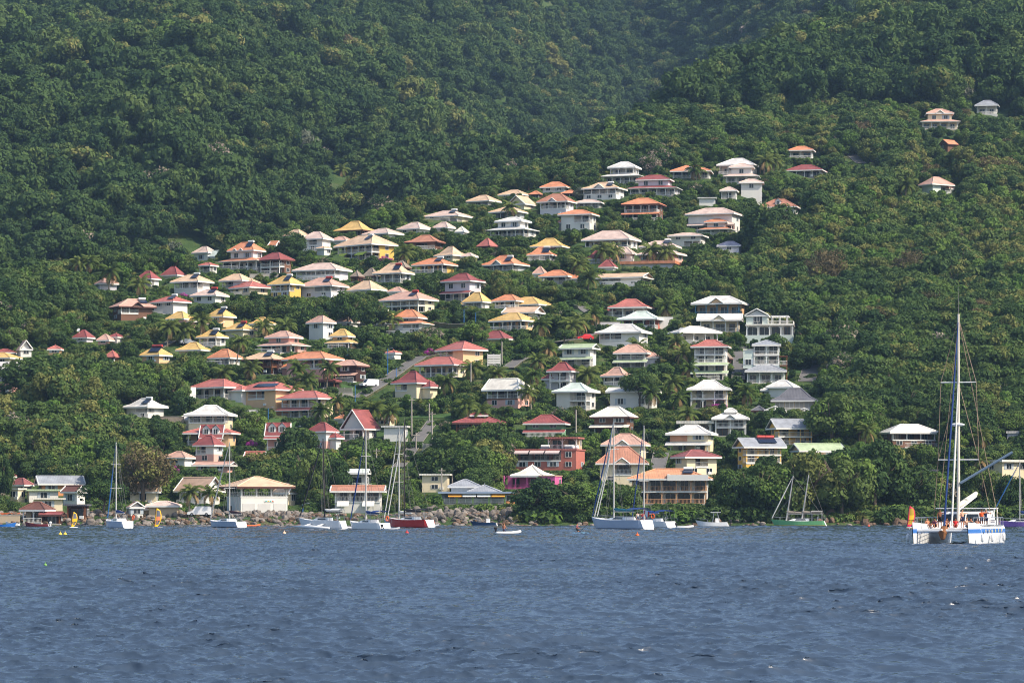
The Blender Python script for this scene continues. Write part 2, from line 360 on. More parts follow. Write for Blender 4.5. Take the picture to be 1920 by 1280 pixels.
white house with orange hip|and a dead palm standing before it|1045,72,506,517,532|V|hip|o|W|-25|
dark glazed house with long white roof|at the crest's right end|1384,84,295,308,326|D|hip|w|W|-12|
white house with pink tiers|and brown shutters over a white wall|1391,74,305,312,345|W/V|hip|p|W|-8|
white cube house with pink roof|and two square windows|1409,50,335,342,372|WB|hip|p|W|-8|
small pink roofed porch|left of the white cube house|1367,38,350,357,373|V|hip|p|W|-8|
white boxed terrace wall house|low, under the small pink porch|1326,38,370,372,385|B|flat|w|W|-5|
house with orange hip and porch gable|among palms on the crest|1297,85,308,320,334|V|hip|o|W|-12|g1
white villa with big pink tiers|right side of the upper village|1339,112,388,400,436|B-V|hip|p|W|-20|
small house with bright orange tiers|in front of the big pink tiered villa|1345,74,409,415,441|W/V|hip|o|W|-18|
pink flat hipped house with brown front|under the bright orange tiers|1290,80,435,441,462|WR|hip|p|W|-12|
lilac hut with mauve roof|right end of the upper village|1369,52,452,460,474|W|hip|g2|L|-12|
cream roof half hidden|left of the white tiered house|866,26,425,434,442|B|hip|c|W|-20|x
tan tent like roof|half hidden at the left frame edge|46,34,639,654,668|W|gablef|n|W|25|
low red roof at the frame edge|beside the tan tent like roof|10,38,654,660,668|B|hip|r|W|0|x
white house with yellow roof|and terrace frame at the left frame edge|2,78,661,670,683|W|hip|y|C|-15|
teal posted house with white roof|at the left frame edge under the yellow roof|12,112,678,692,714|V|hip|w|W|-15|
flat salmon house|below the teal posted house|12,50,719,722,736|D|flat|n|P|-15|
orange and white house behind a tree|in the left forest|104,28,648,654,664|W|hip|s|O|-10|
crimson hip with dish|in the left forest above other red roofs|157,42,619,632,640|W|hip|r|L|-15|k
rose pyramid|right of the crimson hip in the left forest|198,34,627,637,645|W|hip|n|P|-15|
small red roofed white house|behind the rose pyramid|218,22,625,631,640|W|hip|r|W|-15|
salmon summerhouse|alone in trees left of the yellow roofs|211,32,658,669,680|D|hip|s|B|-15|
white house with small red roof|behind trees at the left shore|15,22,884,892,904|W|hip|r|W|-10|
white house with rose hip|left end of the shore town|40,48,897,908,920|R|hip|b|W|-20|
orange long hall with grey gable roof|in the left shore town|112,100,893,906,928|W|gable|g|O2|16|
white and blue flat roofed building|in the left shore town|80,76,917,920,940|W|flat|l|W|12|
weathered cream house|behind banana plants at the left shore|31,26,915,918,938|W|flat|c|C|-15|
white gabled cottage with brown roof|right end of the left shore town|139,50,911,921,946|W|gable|q2|W|-28|
rusty tiled waterfront house|with stained walls, left shore|70,66,942,955,979|D|hip|q2|T|-15|
beige concrete block house|behind the rusty tiled roof|90,72,934,936,956|W|flat|c|C|10|
shed with dark red sheet awning|on the left waterfront|97,46,960,964,982|D|gable|r|K|-5|
dark shack on the waterfront|right of the dark red awning shed|146,48,945,948,975|D|flat|k|K|-5|
pink gabled white kiosk|beside the rock armour at the left shore|254,26,941,950,969|W|gablef|n|W|20|
flat beige store with pink roof|on the rock armour beside two palms|307,64,940,947,968|B|hip|p|T|-5|
white chapel like hall with tan gable|behind the two shore palms|374,100,896,920,944|W|gable|t2|W|-28|
tan roofed cream wing|behind the right end of the boat club hall|533,50,907,923,946|W|gable|t|C|-25|
tan roofed link wing|left of the boat club hall|270,60,905,921,945|W|gable|t|C|-5|x
small thatched hut|with a round peaked roof on a white deck|670,19,508,518,528|V|hip|th|K|-20|
big thatched shelter|right of the small thatched hut|697,36,503,517,521|D|hip|th|K|-20|
brown thatched shelter|behind the grey terrace house|753,38,489,501,507|D|hip|th|K|-20|
thatched parasol hut|on the terrace of the three level house|1360,24,657,671,680|D|hip|th|K|-20|
grey shingle hut|left of the white pergolas|1423,26,761,769,776|D|hip|k|K|-20|
'''
# ---------------------------------------------------------------- how a house is built
RC = dict(p=(220,186,168), t=(226,184,142), y=(230,182,92), r=(164,74,70), s=(200,104,90), o=(232,138,88), o2=(226,148,98), w=(218,214,206), g=(150,156,166),
          g2=(170,162,178), m=(206,222,208), l=(178,200,150), k=(104,104,112), c=(234,226,208), q=(196,124,92), q2=(128,76,60), n=(214,160,136), b=(160,82,78), t2=(206,164,130), th=(150,132,112))
WC = dict(W=(228,225,218), C=(238,222,188), Y=(222,186,96), Y2=(240,190,92), P=(234,178,164), B=(120,88,70), G=(196,200,202), O=(240,196,150), O2=(232,160,108), R=(170,90,70),
          S=(186,112,98), M=(212,222,212), K=(66,44,40), L=(214,210,216), E=(112,150,116), T=(196,176,148))
def mute(c):
    g = sum(c)/3; return tuple(v+(g-v)*.27 for v in c)
def roofm(c): return mat('roof_'+c, mute(RC[c]), .55, .3, .5, streak=c not in 'th', spec=.35, bump=.8 if c in ('q', 'q2', 'k', 'th') else 0)
def roofm2(c):
    a = mute(RC[c]); return mat('ridge_'+c, tuple(min(255, v*1.06+6) for v in a), .5, .05)
def wallm(c): return mat('wall_'+c, WC[c], .85, .09, .3)
GLASS = mat('window_glass', (38,46,54), .12, .3, .8, spec=.6)
WHITE = mat('white_paint', (236,234,228), .5, .06)
SHUT = mat('grey_shutter', (176,186,194), .6, .1)
WOOD = mat('brown_wood', (128,84,56), .7, .2)
CONC = mat('concrete', (176,170,160), .9, .22, .4)
STONE = mat('stone_base', (150,138,122), .9, .3, .8, bump=.5)
DARKM = mat('dark_interior', (52,46,44), .9, .2)
METAL = mat('steel', (150,154,160), .35, .1, metal=.6)
PANEL = mat('solar_panel', (30,38,58), .15, .1, spec=.6)
TANKR = mat('red_tank', (190,70,62), .4, .08)
def slab(mb, w, d, z0, z1, m=0, x=0, y=0): mb.box(x-w/2, x+w/2, y-d/2, y+d/2, z0, z1, m)
def roof(root, kind, w, d, h, z, rc, x=0, y=0, fas=WHITE, name='roof', gw='W'):
    """A pitched roof over a w by d eave rectangle; returns the roof object and a function giving its height over a plan point."""
    hw, hd = w/2, d/2; mb = MB(); e = [(-hw,-hd),(hw,-hd),(hw,hd),(-hw,hd)]
    if kind == 'flat':
        slab(mb, w, d, z, z+max(h, .25)); o = mb.obj(name, [roofm(rc)], root); o.location = (x, y, 0); return o, lambda a, b: z+max(h, .25)
    if kind in ('gable', 'steep'): top = [(-hw,0),(hw,0),(hw,0),(-hw,0)]
    elif kind == 'gablef': top = [(0,-hd),(0,-hd),(0,hd),(0,hd)]
    elif kind == 'gableh': top = [(-hw+.3,0),(hw*.5,0),(hw*.5,0),(-hw+.3,0)]
    else:
        L = max(w-d, 0)/2*.95+(.0 if w > d*1.25 else 0); M = max(d-w, 0)/2
        top = [(-L,-M),(L,-M),(L,M),(-L,M)]
    rings = [(e, z), (top, z+h)]
    if kind == 'hipk': rings.insert(1, ([(a[0]+(b[0]-a[0])*.42, a[1]+(b[1]-a[1])*.42) for a, b in zip(e, top)], z+h*.27))
    for (ra, za), (rb, zb) in zip(rings, rings[1:]):
        for i in range(4):
            j = (i+1) % 4; pts = [(*ra[i], za), (*ra[j], za), (*rb[j], zb), (*rb[i], zb)]
            q = []
            for p in pts:
                if not q or (Vector(p)-Vector(q[-1])).length > 1e-3: q.append(p)
            if (Vector(q[0])-Vector(q[-1])).length < 1e-3: q.pop()
            if len(q) > 2 and not (kind in ('gable', 'steep') and i in (1, 3)) and not (kind == 'gablef' and i in (0, 2)) and not (kind == 'gableh' and i == 3): mb.poly(q)
    t = .16
    for i in range(4):
        j = (i+1) % 4; mb.poly([(*e[i], z-t), (*e[j], z-t), (*e[j], z), (*e[i], z)])
    mb.poly([(*p, z-t) for p in e[::-1]])
    if kind in ('gable', 'steep', 'gablef', 'gableh'):   # the gable triangles, set in a little, in wall paint
        if kind == 'gablef': mb.poly([(-hw+.5,-hd+.6,z),(hw-.5,-hd+.6,z),(0,-hd+.6,z+h-.3)], 2); mb.poly([(hw-.5,hd-.6,z),(-hw+.5,hd-.6,z),(0,hd-.6,z+h-.3)], 2)
        else:
            mb.poly([(-hw+.6,hd-.5,z),(-hw+.6,-hd+.5,z),(-hw+.6,0,z+h-.3)], 2)
            if kind != 'gableh': mb.poly([(hw-.6,-hd+.5,z),(hw-.6,hd-.5,z),(hw-.6,0,z+h-.3)], 2)
    if kind not in ('gable', 'steep', 'gablef'):
        for ra, rb in zip(rings, rings[1:]):
            for i in range(4):
                if not (kind == 'gableh' and i in (0, 3)): mb.bar((*ra[0][i], ra[1]+.03), (*rb[0][i], rb[1]+.05), .13, n=4, m=1)
    if (Vector(top[0])-Vector(top[2])).length > .3: mb.bar((*top[0], z+h+.03), (*top[2], z+h+.03), .14, n=4, m=1)
    elif kind not in ('gable', 'steep'): mb.bar((0,0,z+h-.1), (0,0,z+h+.45), .1, .04, n=5, m=1)
    o = mb.obj(name, [roofm(rc), roofm2(rc), wallm(gw)], root); o.location = (x, y, 0)
    fb = MB(); q = .05
    fb.box(-hw-q, hw+q, -hd-q, -hd, z-.36, z-.02); fb.box(-hw-q, hw+q, hd, hd+q, z-.36, z-.02)
    fb.box(-hw-q, -hw, -hd, hd, z-.36, z-.02); fb.box(hw, hw+q, -hd, hd, z-.36, z-.02)
    if kind in ('gablef', 'gable', 'steep', 'gableh'):
        if kind == 'gablef': sg = [((-hw,-hd-.04,z),(0,-hd-.04,z+h)), ((hw,-hd-.04,z),(0,-hd-.04,z+h))]
        else: sg = [((-hw-.04,-hd,z),(-hw-.04,0,z+h)), ((-hw-.04,hd,z),(-hw-.04,0,z+h))]+([] if kind == 'gableh' else [((hw+.04,-hd,z),(hw+.04,0,z+h)), ((hw+.04,hd,z),(hw+.04,0,z+h))])
        for a, b in sg: fb.bar(a, b, .14, n=4)
    fb.obj('fascia', [fas], o)
    def hz(a, b):
        if kind in ('gable', 'steep', 'gableh'): return z+h*max(0, 1-abs(b)/hd)
        if kind == 'gablef': return z+h*max(0, 1-abs(a)/hw)
        s = min(hw, hd); t = min(1, max(0, min(hw-abs(a), hd-abs(b))/s))
        if kind == 'hipk': return z+h*(t/.42*.27 if t < .42 else .27+(t-.42)/.58*.73)
        return z+h*t
    return o, hz
def window(root, x, y, z, w, h, face, mats=None, name='window', shut=False):
    """A framed pane set on a wall; face: f front, r right, l left."""
    mb = MB(); t = .055
    for a0, a1, b0, b1 in ((-w/2, -w/2+t, 0, h), (w/2-t, w/2, 0, h), (-w/2+t, w/2-t, 0, t), (-w/2+t, w/2-t, h-t, h), (-.035, .035, t, h-t)): mb.box(a0, a1, -.09, -.003, b0, b1, 0)
    mb.box(-w/2+t, w/2-t, -.045, -.004, t, h-t, 1)
    if shut:
        mb.box(-w/2-.55, -w/2-.02, -.07, -.005, 0, h, 2); mb.box(w/2+.02, w/2+.55, -.07, -.005, 0, h, 2)
    o = mb.obj(name, mats or [WHITE, GLASS, SHUT], root); o.location = (x, y, z)
    o.rotation_euler = (0, 0, {'f': 0, 'r': R(90), 'l': R(-90)}[face]); return o
def railing(root, pts, z, mt=WHITE, hgt=.95, step=.27, th=.03):
    mb = MB()
    for p, q in zip(pts, pts[1:]):
        p = Vector((*p, z)); q = Vector((*q, z)); n = max(2, int((q-p).length/step)); up = Vector((0,0,1))
        mb.bar(p+up*hgt, q+up*hgt, .045, n=4); mb.bar(p+up*.12, q+up*.12, .045, n=4)
        for i in range(n+1):
            c = p+(q-p)*i/n; mb.bar(c+up*.1, c+up*hgt, th, n=4, cap=False)
    return mb.obj('railing', [mt], root)
def heater(root, x, y, z, ang=.42, tank=WHITE):
    mb = MB(); mb.box(-1.0, 1.0, -1.0, 1.0, .1, .22); o = mb.obj('solar_heater', [PANEL], root); o.location = (x, y, z); o.rotation_euler = (ang, 0, 0)
    t = MB(); t.bar((-.95, 1.2, .35), (.95, 1.2, .35), .33, n=8); t.obj('tank', [tank], o)
def storey(root, code, bw, bd, z0, z1, wc, rot, x=0, y=0, base=0, rail=WHITE, seed=0, lowest=False, glass=False):
    """One floor: walls with a recessed veranda or windows. Front is -y."""
    rg = random.Random(seed); wb = MB(); H = z1-z0; hw, hd = bw/2, bd/2; wm = [wallm(wc), STONE, DARKM]
    rec = min(3.0, bd*.42); spans = dict(V=(-hw, hw), D=(-hw, hw), L=(-hw, hw*.1), R=(-hw*.1, hw), M=(-hw*.42, hw*.42)).get(code)
    zb = z0-base
    if spans:
        xa, xb = spans
        wb.box(-hw, hw, -hd+rec, hd, zb, z1)
        if xa > -hw+.01: wb.box(-hw, xa, -hd, -hd+rec-.002, zb, z1-.002)
        if xb < hw-.01: wb.box(xb, hw, -hd, -hd+rec-.002, zb, z1-.002)
        dk = MB(); dk.box(xa, xb, -hd-.12, -hd+rec-.003, z0-.22 if not base else zb, z0+.06); 
        o = dk.obj('deck', [CONC if base else (WHITE if wc != 'K' else WOOD)], root); o.location = (x, y, 0)
        n = max(1, round((xb-xa)/3.0))
        for i in range(n+1):
            if (i == 0 and xa > -hw+.01) or (i == n and xb < hw-.01): continue
            px = xa+.14+(xb-xa-.28)*i/n; pm = MB()
            pm.box(px-.11, px+.11, -hd-.02, -hd+.2, z0+.06, z1)
            if H > 2.2:
                for sg in (-1, 1):
                    if xa < px+sg*.7 < xb: pm.bar((px+sg*.1, -hd+.09, z1-.75), (px+sg*.62, -hd+.09, z1-.08), .06, n=4)
            po = pm.obj('post', [wallm(wc) if wc == 'Y2' else rail], root); po.location = (x, y, 0)
        if xa <= -hw+.01 and rot > 0 or xb >= hw-.01 and rot < 0: pass
        if code != 'D':
            pts = [(xa, -hd-.02), (xb, -hd-.02)]
            if xb >= hw-.01: pts.append((hw-.05, -hd+rec))
            if xa <= -hw+.01: pts.insert(0, (-hw+.05, -hd+rec))
            ro = railing(root, pts, z0+.06, rail); ro.location = (x, y, 0)
        n = max(1, int((xb-xa)/2.9))
        for i in range(n):
            px = xa+(xb-xa)*(i+.5)/n+rg.uniform(-.15, .15); w = min((xb-xa)/n*.86, rg.choice((1.6, 2.1, 2.5))); hh = min(2.2, H-.3)  # door glass made wide, its dark panes also standing for veranda shade
            dn = window(root, x+px, y-hd+rec, z0+.08, w, hh, 'f', [WHITE if rg.random() < .7 else WOOD, GLASS, SHUT], name='door')
        if xb >= hw-.01 and rot < 0: pass
    else:
        wb.box(-hw, hw, -hd, hd, zb, z1)
        if code in 'WG':
            n = max(1, int(bw/(3.4 if code == 'W' else 2.2)))
            for i in range(n):
                px = -hw+bw*(i+.5)/n
                if code == 'G': window(root, x+px, y-hd, z0+.35, bw/n*.86, H-.7, 'f', [rail, mat('taupe_blind', (176,168,158), .8, .05), SHUT])
                else: window(root, x+px, y-hd, z0+min(.85, H*.32), 1.45, min(1.4, H*.55), 'f', shut=rg.random() < .35)
    o = wb.obj('wall', wm, root); o.location = (x, y, 0)
    side = 'r' if rot < 0 else 'l'
    if code != 'G' and H > 1.6:
        n = max(1, int(bd/4.5))
        for i in range(n):
            py = -hd+rec+(bd-rec)*(i+.5)/n
            if rg.random() < .85: window(root, x+(hw if side == 'r' else -hw), y+py, z0+min(.9, H*.33), 1.35, min(1.35, H*.52), side, shut=rg.random() < .3)
    return o
HOUSES_OUT = []                                     # name, centre, left, right, top, bottom in photo pixels, distance, footprint
def place(cx, yb, wm, dm, rot, dY=0):
    g = at(cx, yb); r = R(rot); y = g.y+dm*.5*math.cos(r)+wm*.5*abs(math.sin(r))*.5+dY
    s = y/g.y; loc = Vector((g.x*s, y, HC+(HY-yb)*g.y/F)); return loc, g.y
def pad(loc, w, d, rot, m=1.2):
    PADS.append((loc.x, loc.y, math.cos(R(rot)), math.sin(R(rot)), w/2+m, d/2+m, loc.z-.15))
def build_house(ln, seed):
    nm, ext, dims, fl, kind, rc, wc, rot, opt = ln.split('|'); rot = float(rot); rot += (-9 if rot < -14 and float(dims.split(',')[0]) < 1000 else 0)+((seed*37) % 11-5)*.8; opts = [o for o in opt.split(',') if o]
    cx, W, yr, ye, yb = map(float, dims.split(','))
    g = at(cx, yb); k = g.y/F; a = R(abs(rot)); asp = {'gable': .62, 'steep': .7, 'flat': .7, 'gableh': .65, 'gablef': 1.15}.get(kind, .74)
    if W < 45: asp = max(asp, .85)
    if W > 105 and kind != 'gablef': asp = min(asp, .62)
    w = W*k/(math.cos(a)+asp*math.sin(a)); d = max(w*asp, 3.2); w = max(w, 3)
    loc, Y0 = place(cx, yb, w, d, rot); kz = loc.y/F
    zt = (yb-ye)*kz; zr = max((ye-yr)*kz*1.06, .3)
    if kind == 'hip' and wc == 'L': pass
    root = thing('house', nm+' '+ext, 'house', loc, R(rot)); pad(loc, w, d, rot)
    ov = min(.9, w*.09)
    wl, wl2 = (wc, wc)
    if wc == 'WP': wl, wl2 = 'W', 'P'
    if wc == 'KP': wl, wl2 = 'K', 'P'
    fas = mat('dark_fascia', (92,60,52), .7) if wc in 'KB' and rc not in 'w' else WHITE
    rail = WOOD if wc in ('K',) and rc not in 's' else WHITE
    if 'W' in opts: rail = mat('pale_deck_wood', (206,160,120), .7, .15)
    codes = [c for c in fl if c not in '/-']; n = len(codes); H = zt/n
    levels = []                                     # (code, z0, z1, scale, skirt above this floor)
    z = 0; rev = list(fl)[::-1]; i = 0; sc = 1.0
    tier = '/' in fl
    while i < len(rev):
        c = rev[i]; sk = ''
        if i+1 < len(rev) and rev[i+1] in '/-': sk = rev[i+1]; i += 1
        levels.append((c, z, z+H, sc, sk)); z += H
        if sk == '/': sc = .66
        i += 1
    bw, bd = w-2*ov, d-2*ov
    for j, (c, z0, z1, s, sk) in enumerate(levels):
        rl = mat('blue_post', (96,146,176), .5) if 'blue' in nm and 'post' in nm else rail
        storey(root, c, bw*s, bd*s, z0, z1, wl if j == len(levels)-1 or n == 1 else wl2, rot, base=3.5 if j == 0 else 0, rail=rl, seed=seed*7+j)
        if sk == '/':                               # a skirt roof all round the smaller upper floor
            mb = MB(); hw, hd = w/2, d/2; uw, ud = bw*.66/2-.01, bd*.66/2-.01; rise = min(.9, zr*.7)
            e = [(-hw,-hd),(hw,-hd),(hw,hd),(-hw,hd)]; t = [(-uw,-ud),(uw,-ud),(uw,ud),(-uw,ud)]; zz = z1-.15
            for q in range(4):
                p = (q+1) % 4; mb.poly([(*e[q], zz), (*e[p], zz), (*t[p], zz+rise), (*t[q], zz+rise)]); mb.poly([(*e[q], zz-.18), (*e[p], zz-.18), (*e[p], zz), (*e[q], zz)], 1)
            mb.poly([(*p, zz-.18) for p in e[::-1]], 1); mb.obj('lower_roof', [roofm(rc), fas], root)
        elif sk == '-':                             # a lean-to roof along the front
            mb = MB(); hw = w/2; y0 = -bd/2; zz = z1; q = 1.5
            col = rc if not ('mint' in nm or 'green awning' in ext) else 'l'
            pts = [(-hw, y0-q, zz-.55), (hw, y0-q, zz-.55), (hw, y0-.02, zz+.12), (-hw, y0-.02, zz+.12)]
            mb.poly(pts); mb.poly([(p[0], p[1], p[2]-.14) for p in pts[::-1]], 1)
            mb.poly([pts[0], pts[1], (hw, y0-q, zz-.72), (-hw, y0-q, zz-.72)][::-1], 1)
            mb.poly([pts[1], pts[2], (hw, y0-.02, zz-.02), (hw, y0-q, zz-.69)][::-1], 1); mb.poly([pts[3], pts[0], (-hw, y0-q, zz-.69), (-hw, y0-.02, zz-.02)][::-1], 1)
            mb.obj('lower_roof', [roofm(col), fas], root)
    su = .66 if tier else 1
    rw, rd = (bw*su+2*ov*.9, bd*su+2*ov*.9) if tier else (w, d)
    if kind == 'steep': rd = d*.86
    ro, hz = roof(root, kind, rw, rd, zr, zt, rc, fas=fas, gw=wl)
    if 'g1' in opts or 'g2' in opts:
        xs = [0] if 'g1' in opts else [-rw*.2, rw*.03]; gw = rw*.3 if 'g1' in opts else rw*.17
        for gx in xs:
            gh = gw*.34; mb = MB(); y0 = -rd/2-.12; y1 = 0
            mb.poly([(gx-gw/2, y0, zt-.1), (gx, y0, zt+gh), (gx, y1, zt+gh), (gx-gw/2, y1, zt-.1)][::-1]); mb.poly([(gx+gw/2, y0, zt-.1), (gx, y0, zt+gh), (gx, y1, zt+gh), (gx+gw/2, y1, zt-.1)])
            mb.poly([(gx-gw/2+.2, y0+.25, zt-.3), (gx+gw/2-.2, y0+.25, zt-.3), (gx, y0+.25, zt+gh-.18)], 1)
            mb.bar((gx-gw/2, y0, zt-.1), (gx, y0, zt+gh), .12, n=4, m=2); mb.bar((gx+gw/2, y0, zt-.1), (gx, y0, zt+gh), .12, n=4, m=2)
            mb.obj('gable', [roofm(rc), wallm(wl) if wl not in 'KB' else DARKM, fas], root)
    if 'd2' in opts or 'd1' in opts:
        for gx in ((-rw*.2, rw*.2) if 'd2' in opts else (0,)):
            yy = -rd/2*.72; zb = zt+zr*.2; dw = 1.7; mb = MB(); hh = 1.5
            mb.box(gx-dw/2, gx+dw/2, yy, yy+2.4, zb, zb+hh); mb.poly([(gx-dw/2, yy, zb+hh), (gx+dw/2, yy, zb+hh), (gx, yy, zb+hh+.8)])
            for sg in (-1, 1):
                q = [(gx+sg*(dw/2+.25), yy-.25, zb+hh-.2), (gx, yy-.25, zb+hh+.95), (gx, yy+2.6, zb+hh+.95), (gx+sg*(dw/2+.25), yy+2.6, zb+hh-.2)]
                mb.poly(q if sg > 0 else q[::-1], 1)
            do = mb.obj('dormer', [WHITE, roofm(rc)], root); window(do, gx, yy, zb+.2, 1.0, 1.25, 'f')
    if kind == 'steep':                             # the skirt under the steep slope
        mb = MB(); y0 = -rd/2; q = [(-w/2, y0-1.0, zt-.7), (w/2, y0-1.0, zt-.7), (w/2, y0+.1, zt-.15), (-w/2, y0+.1, zt-.15)]
        mb.poly(q); mb.poly([(a_, b_, c_-.12) for a_, b_, c_ in q[::-1]], 1); mb.poly([q[0], q[1], (w/2, y0-1.0, zt-.95), (-w/2, y0-1.0, zt-.95)][::-1], 1); mb.obj('lower_roof', [roofm(rc), WHITE], root)
    if 'u' in opts: roof(root, 'hip', rw*.34, rd*.34, max(zr*.4, .7), zt+zr+.25, rc, name='cupola'); 
    if 'u' in opts:
        mb = MB(); slab(mb, rw*.24, rd*.24, zt+zr*.6, zt+zr+.25); mb.obj('cupola_wall', [wallm(wl)], root)
    tk = TANKR if seed % 3 == 0 else WHITE
    if 'h' in opts: hx, hy = rw*.22, -rd*.2; heater(root, hx, hy, hz(hx, hy)+.15, math.atan2(zr, rd/2), tk)
    if 'h2' in opts: hx, hy = rw*.02, -rd*.2; heater(root, hx, hy, hz(hx, hy)+.15, math.atan2(zr, rd/2), tk)
    if 'p' in opts:
        mb = MB(); an = math.atan2(zr, rd/2)
        for i in range(5): mb.box(-3.6+i*1.5, -2.2+i*1.5, -1.0, 1.0, .12, .2)
        po = mb.obj('solar_panel', [PANEL], root); po.location = (rw*.12, -rd*.24, hz(rw*.12, -rd*.24)); po.rotation_euler = (an, 0, 0)
    if 'k' in opts:
        mb = MB(); mb.bar((0,0,0), (0,0,.7), .05); mb.bar((0,-.1,.7), (0,-.35,.85), .1, .5, n=10); do = mb.obj('satellite_dish', [WHITE], root); do.location = (-rw*.2, -rd*.2, hz(-rw*.2, -rd*.2))
    if 'aL' in opts or 'aW' in opts:
        am = mat('lime_awning', (206,222,92), .7, .05) if 'aL' in opts else WHITE
        for gx in (-bw*.44, bw*.12):
            mb = MB(); y0 = -bd/2-.2; z0 = zt/2; ww = bw*.26
            q = [(gx, y0-1.6, z0-.75), (gx+ww, y0-1.6, z0-.75), (gx+ww, y0-.05, z0+.1), (gx, y0-.05, z0+.1)]
            mb.poly(q); mb.poly([(a_, b_, c_-.05) for a_, b_, c_ in q[::-1]]); mb.poly([q[0], (gx, y0-1.6, z0-1.0), (gx+ww, y0-1.6, z0-1.0), q[1]]); mb.obj('awning', [am], root)
    if 's' in opts:
        mb = MB(); n_ = 22
        for i in range(n_): x = -bw/2+bw*.45*i/n_; mb.box(x, x+.22, -bd/2-.12, -bd/2-.04, zt*.5+.3, zt-.25)
        mb.obj('slat_screen', [mat('salmon_slat', (214,156,122), .7)], root)
    if 'A' in opts:
        mb = MB(); mb.box(w*.5, w*.95, -bd*.4, bd*.3, -3, zt*.55); mb.obj('annex_wall', [wallm('W')], root); 
        roof(root, 'gable', w*.6, bd*.85, zr*.9, zt*.55, 'm', x=w*.74, y=-bd*.05, name='annex_roof')
    if not opt and seed % 3 == 0 and not tier and kind in ('hip', 'hipk') and W > 55:   # a lower wing at the back corner
        sd = -1 if seed % 2 else 1; mb = MB(); ww = w*.3; hh = min(zt*.72, 3); mb.box(sd*bw/2-(ww if sd < 0 else 0), sd*bw/2+(ww if sd > 0 else 0), -bd*.1, bd*.42, -3, hh); mb.obj('wing_wall', [wallm(wl)], root)
        roof(root, 'hip', ww+1.2, bd*.52+1, min(zr*.5, 1.3), hh, rc, x=sd*(bw/2+ww/2), y=bd*.16, fas=fas, name='wing_roof')
    if seed % 5 == 2:                               # a split air conditioner and a dish, as many walls here carry
        mb = MB(); mb.box(bw*.2, bw*.2+.8, -bd/2-.3, -bd/2-.01, zt*.12, zt*.12+.55); mb.obj('air_conditioner', [WHITE], root)
    if seed % 3 == 1 and not opt.strip('h,') and W > 50 and kind in ('hip', 'hipk', 'gable'):   # a walled terrace below the front
        mb = MB(); q = 1.6+(seed % 4)*.4; x0_, x1_ = (-bw*.5, bw*.35) if seed % 2 else (-bw*.3, bw*.55); mb.box(x0_, x1_, -bd/2-q, -bd/2-.13, -3.5, -.12); mb.obj('terrace', [CONC if seed % 2 else wallm('W')], root); railing(root, [(x0_+.05, -bd/2-q+.06), (x1_-.05, -bd/2-q+.06)], -.12)
    if 'T' in opts:
        mb = MB(); mb.box(-bw*.75, bw*.1, -bd*.85, -bd*.5, -3.5, .3); mb.obj('terrace', [CONC], root); railing(root, [(-bw*.75, -bd*.85), (bw*.1, -bd*.85)], .3)
    if 't' in opts:
        mb = MB(); mb.box(-bw*.75, bw*.5, -bd*.5-2.2, -bd*.5, -3, -.1); mb.obj('terrace', [wallm('P')], root)
        railing(root, [(-bw*.75, -bd*.5-2.15), (bw*.5, -bd*.5-2.15)], -.1, hgt=1.3)
    if 'W' in opts: mb = MB(); mb.box(-bw*.02, bw*.53, -bd/2-ov-.12, -bd/2-ov-.02, zt-.45, zt+.75); mb.box(-bw*.02, bw*.0, -bd/2-ov, -bd*.1, zt, zt+.9); mb.obj('parapet', [WHITE], root)
    if 'W' in opts:                                 # stilts and braces carrying the sea decks
        for i in range(7):
            mb = MB(); x = -bw*.3+i*bw*.125; mb.bar((x, -bd/2-.4, -5), (x, -bd/2-.4, -.2), .12); mb.bar((x, -bd/2+1.8, -4.6), (x+.7, -bd/2-.4, -.3), .08); mb.obj('stilt', [WOOD], root)
    x0, x1 = cx-W/2, cx+W/2
    low = ye+4 if 'x' in opts else yb
    HOUSES_OUT.append((nm, cx, x0, x1, yr, low, loc.y, (loc.x, loc.y, math.cos(R(rot)), math.sin(R(rot)), w/2, d/2), yb))
    return root
# every house of the list
for _i, _l in enumerate(HOUSES.strip().split('\n')): build_house(_l, _i+1)
# ---------------------------------------------------------------- buildings of their own shape
def special(nm, ext, cx, yb, rot, x0, x1, yt, w, d, y0=None):
    loc, Y0 = place(cx, yb, w, d, rot); k = loc.y/F
    if y0: k = y0/F; loc = Vector(((cx-CX)*k, y0, HC+(HY-yb)*k))
    root = thing('house', nm+' '+ext, 'house', loc, R(rot)); pad(loc, w, d, rot)
    HOUSES_OUT.append((nm, cx, x0, x1, yt, yb, loc.y, (loc.x, loc.y, math.cos(R(rot)), math.sin(R(rot)), w/2, d/2), yb)); return root, k
# tower house
t, k = special('sage tower house', 'of three floors with grey roofs and open corner decks', 1436, 719, -5, 1396, 1476, 637, 10.4, 8)
w = 78*k; storey(t, 'V', w*.9, 6.5, 0, 24*k, 'M', -5, base=3, seed=1); roof(t, 'hip', w, 8, 13*k, 24*k, 'g')
storey(t, 'B', 48*k, 5.5, 24*k, 37*k, 'M', -5, x=1*k, y=2.6); storey(t, 'V', 48*k, 5.5, 37*k, 55*k, 'M', -5, x=1*k, y=2.6, seed=2); storey(t, 'V', 48*k, 5.5, 55*k, 74*k, 'M', -5, x=1*k, y=2.6, seed=3); roof(t, 'hip', 54*k, 6.6, 9*k, 74*k, 'g', x=1*k, y=2.6)
storey(t, 'W', 19*k, 4.5, 30*k, 64*k, 'M', -5, x=-33*k, y=2.2, seed=4); roof(t, 'flat', 20*k, 4.7, .3, 64*k, 'c', x=-33*k, y=2.2)
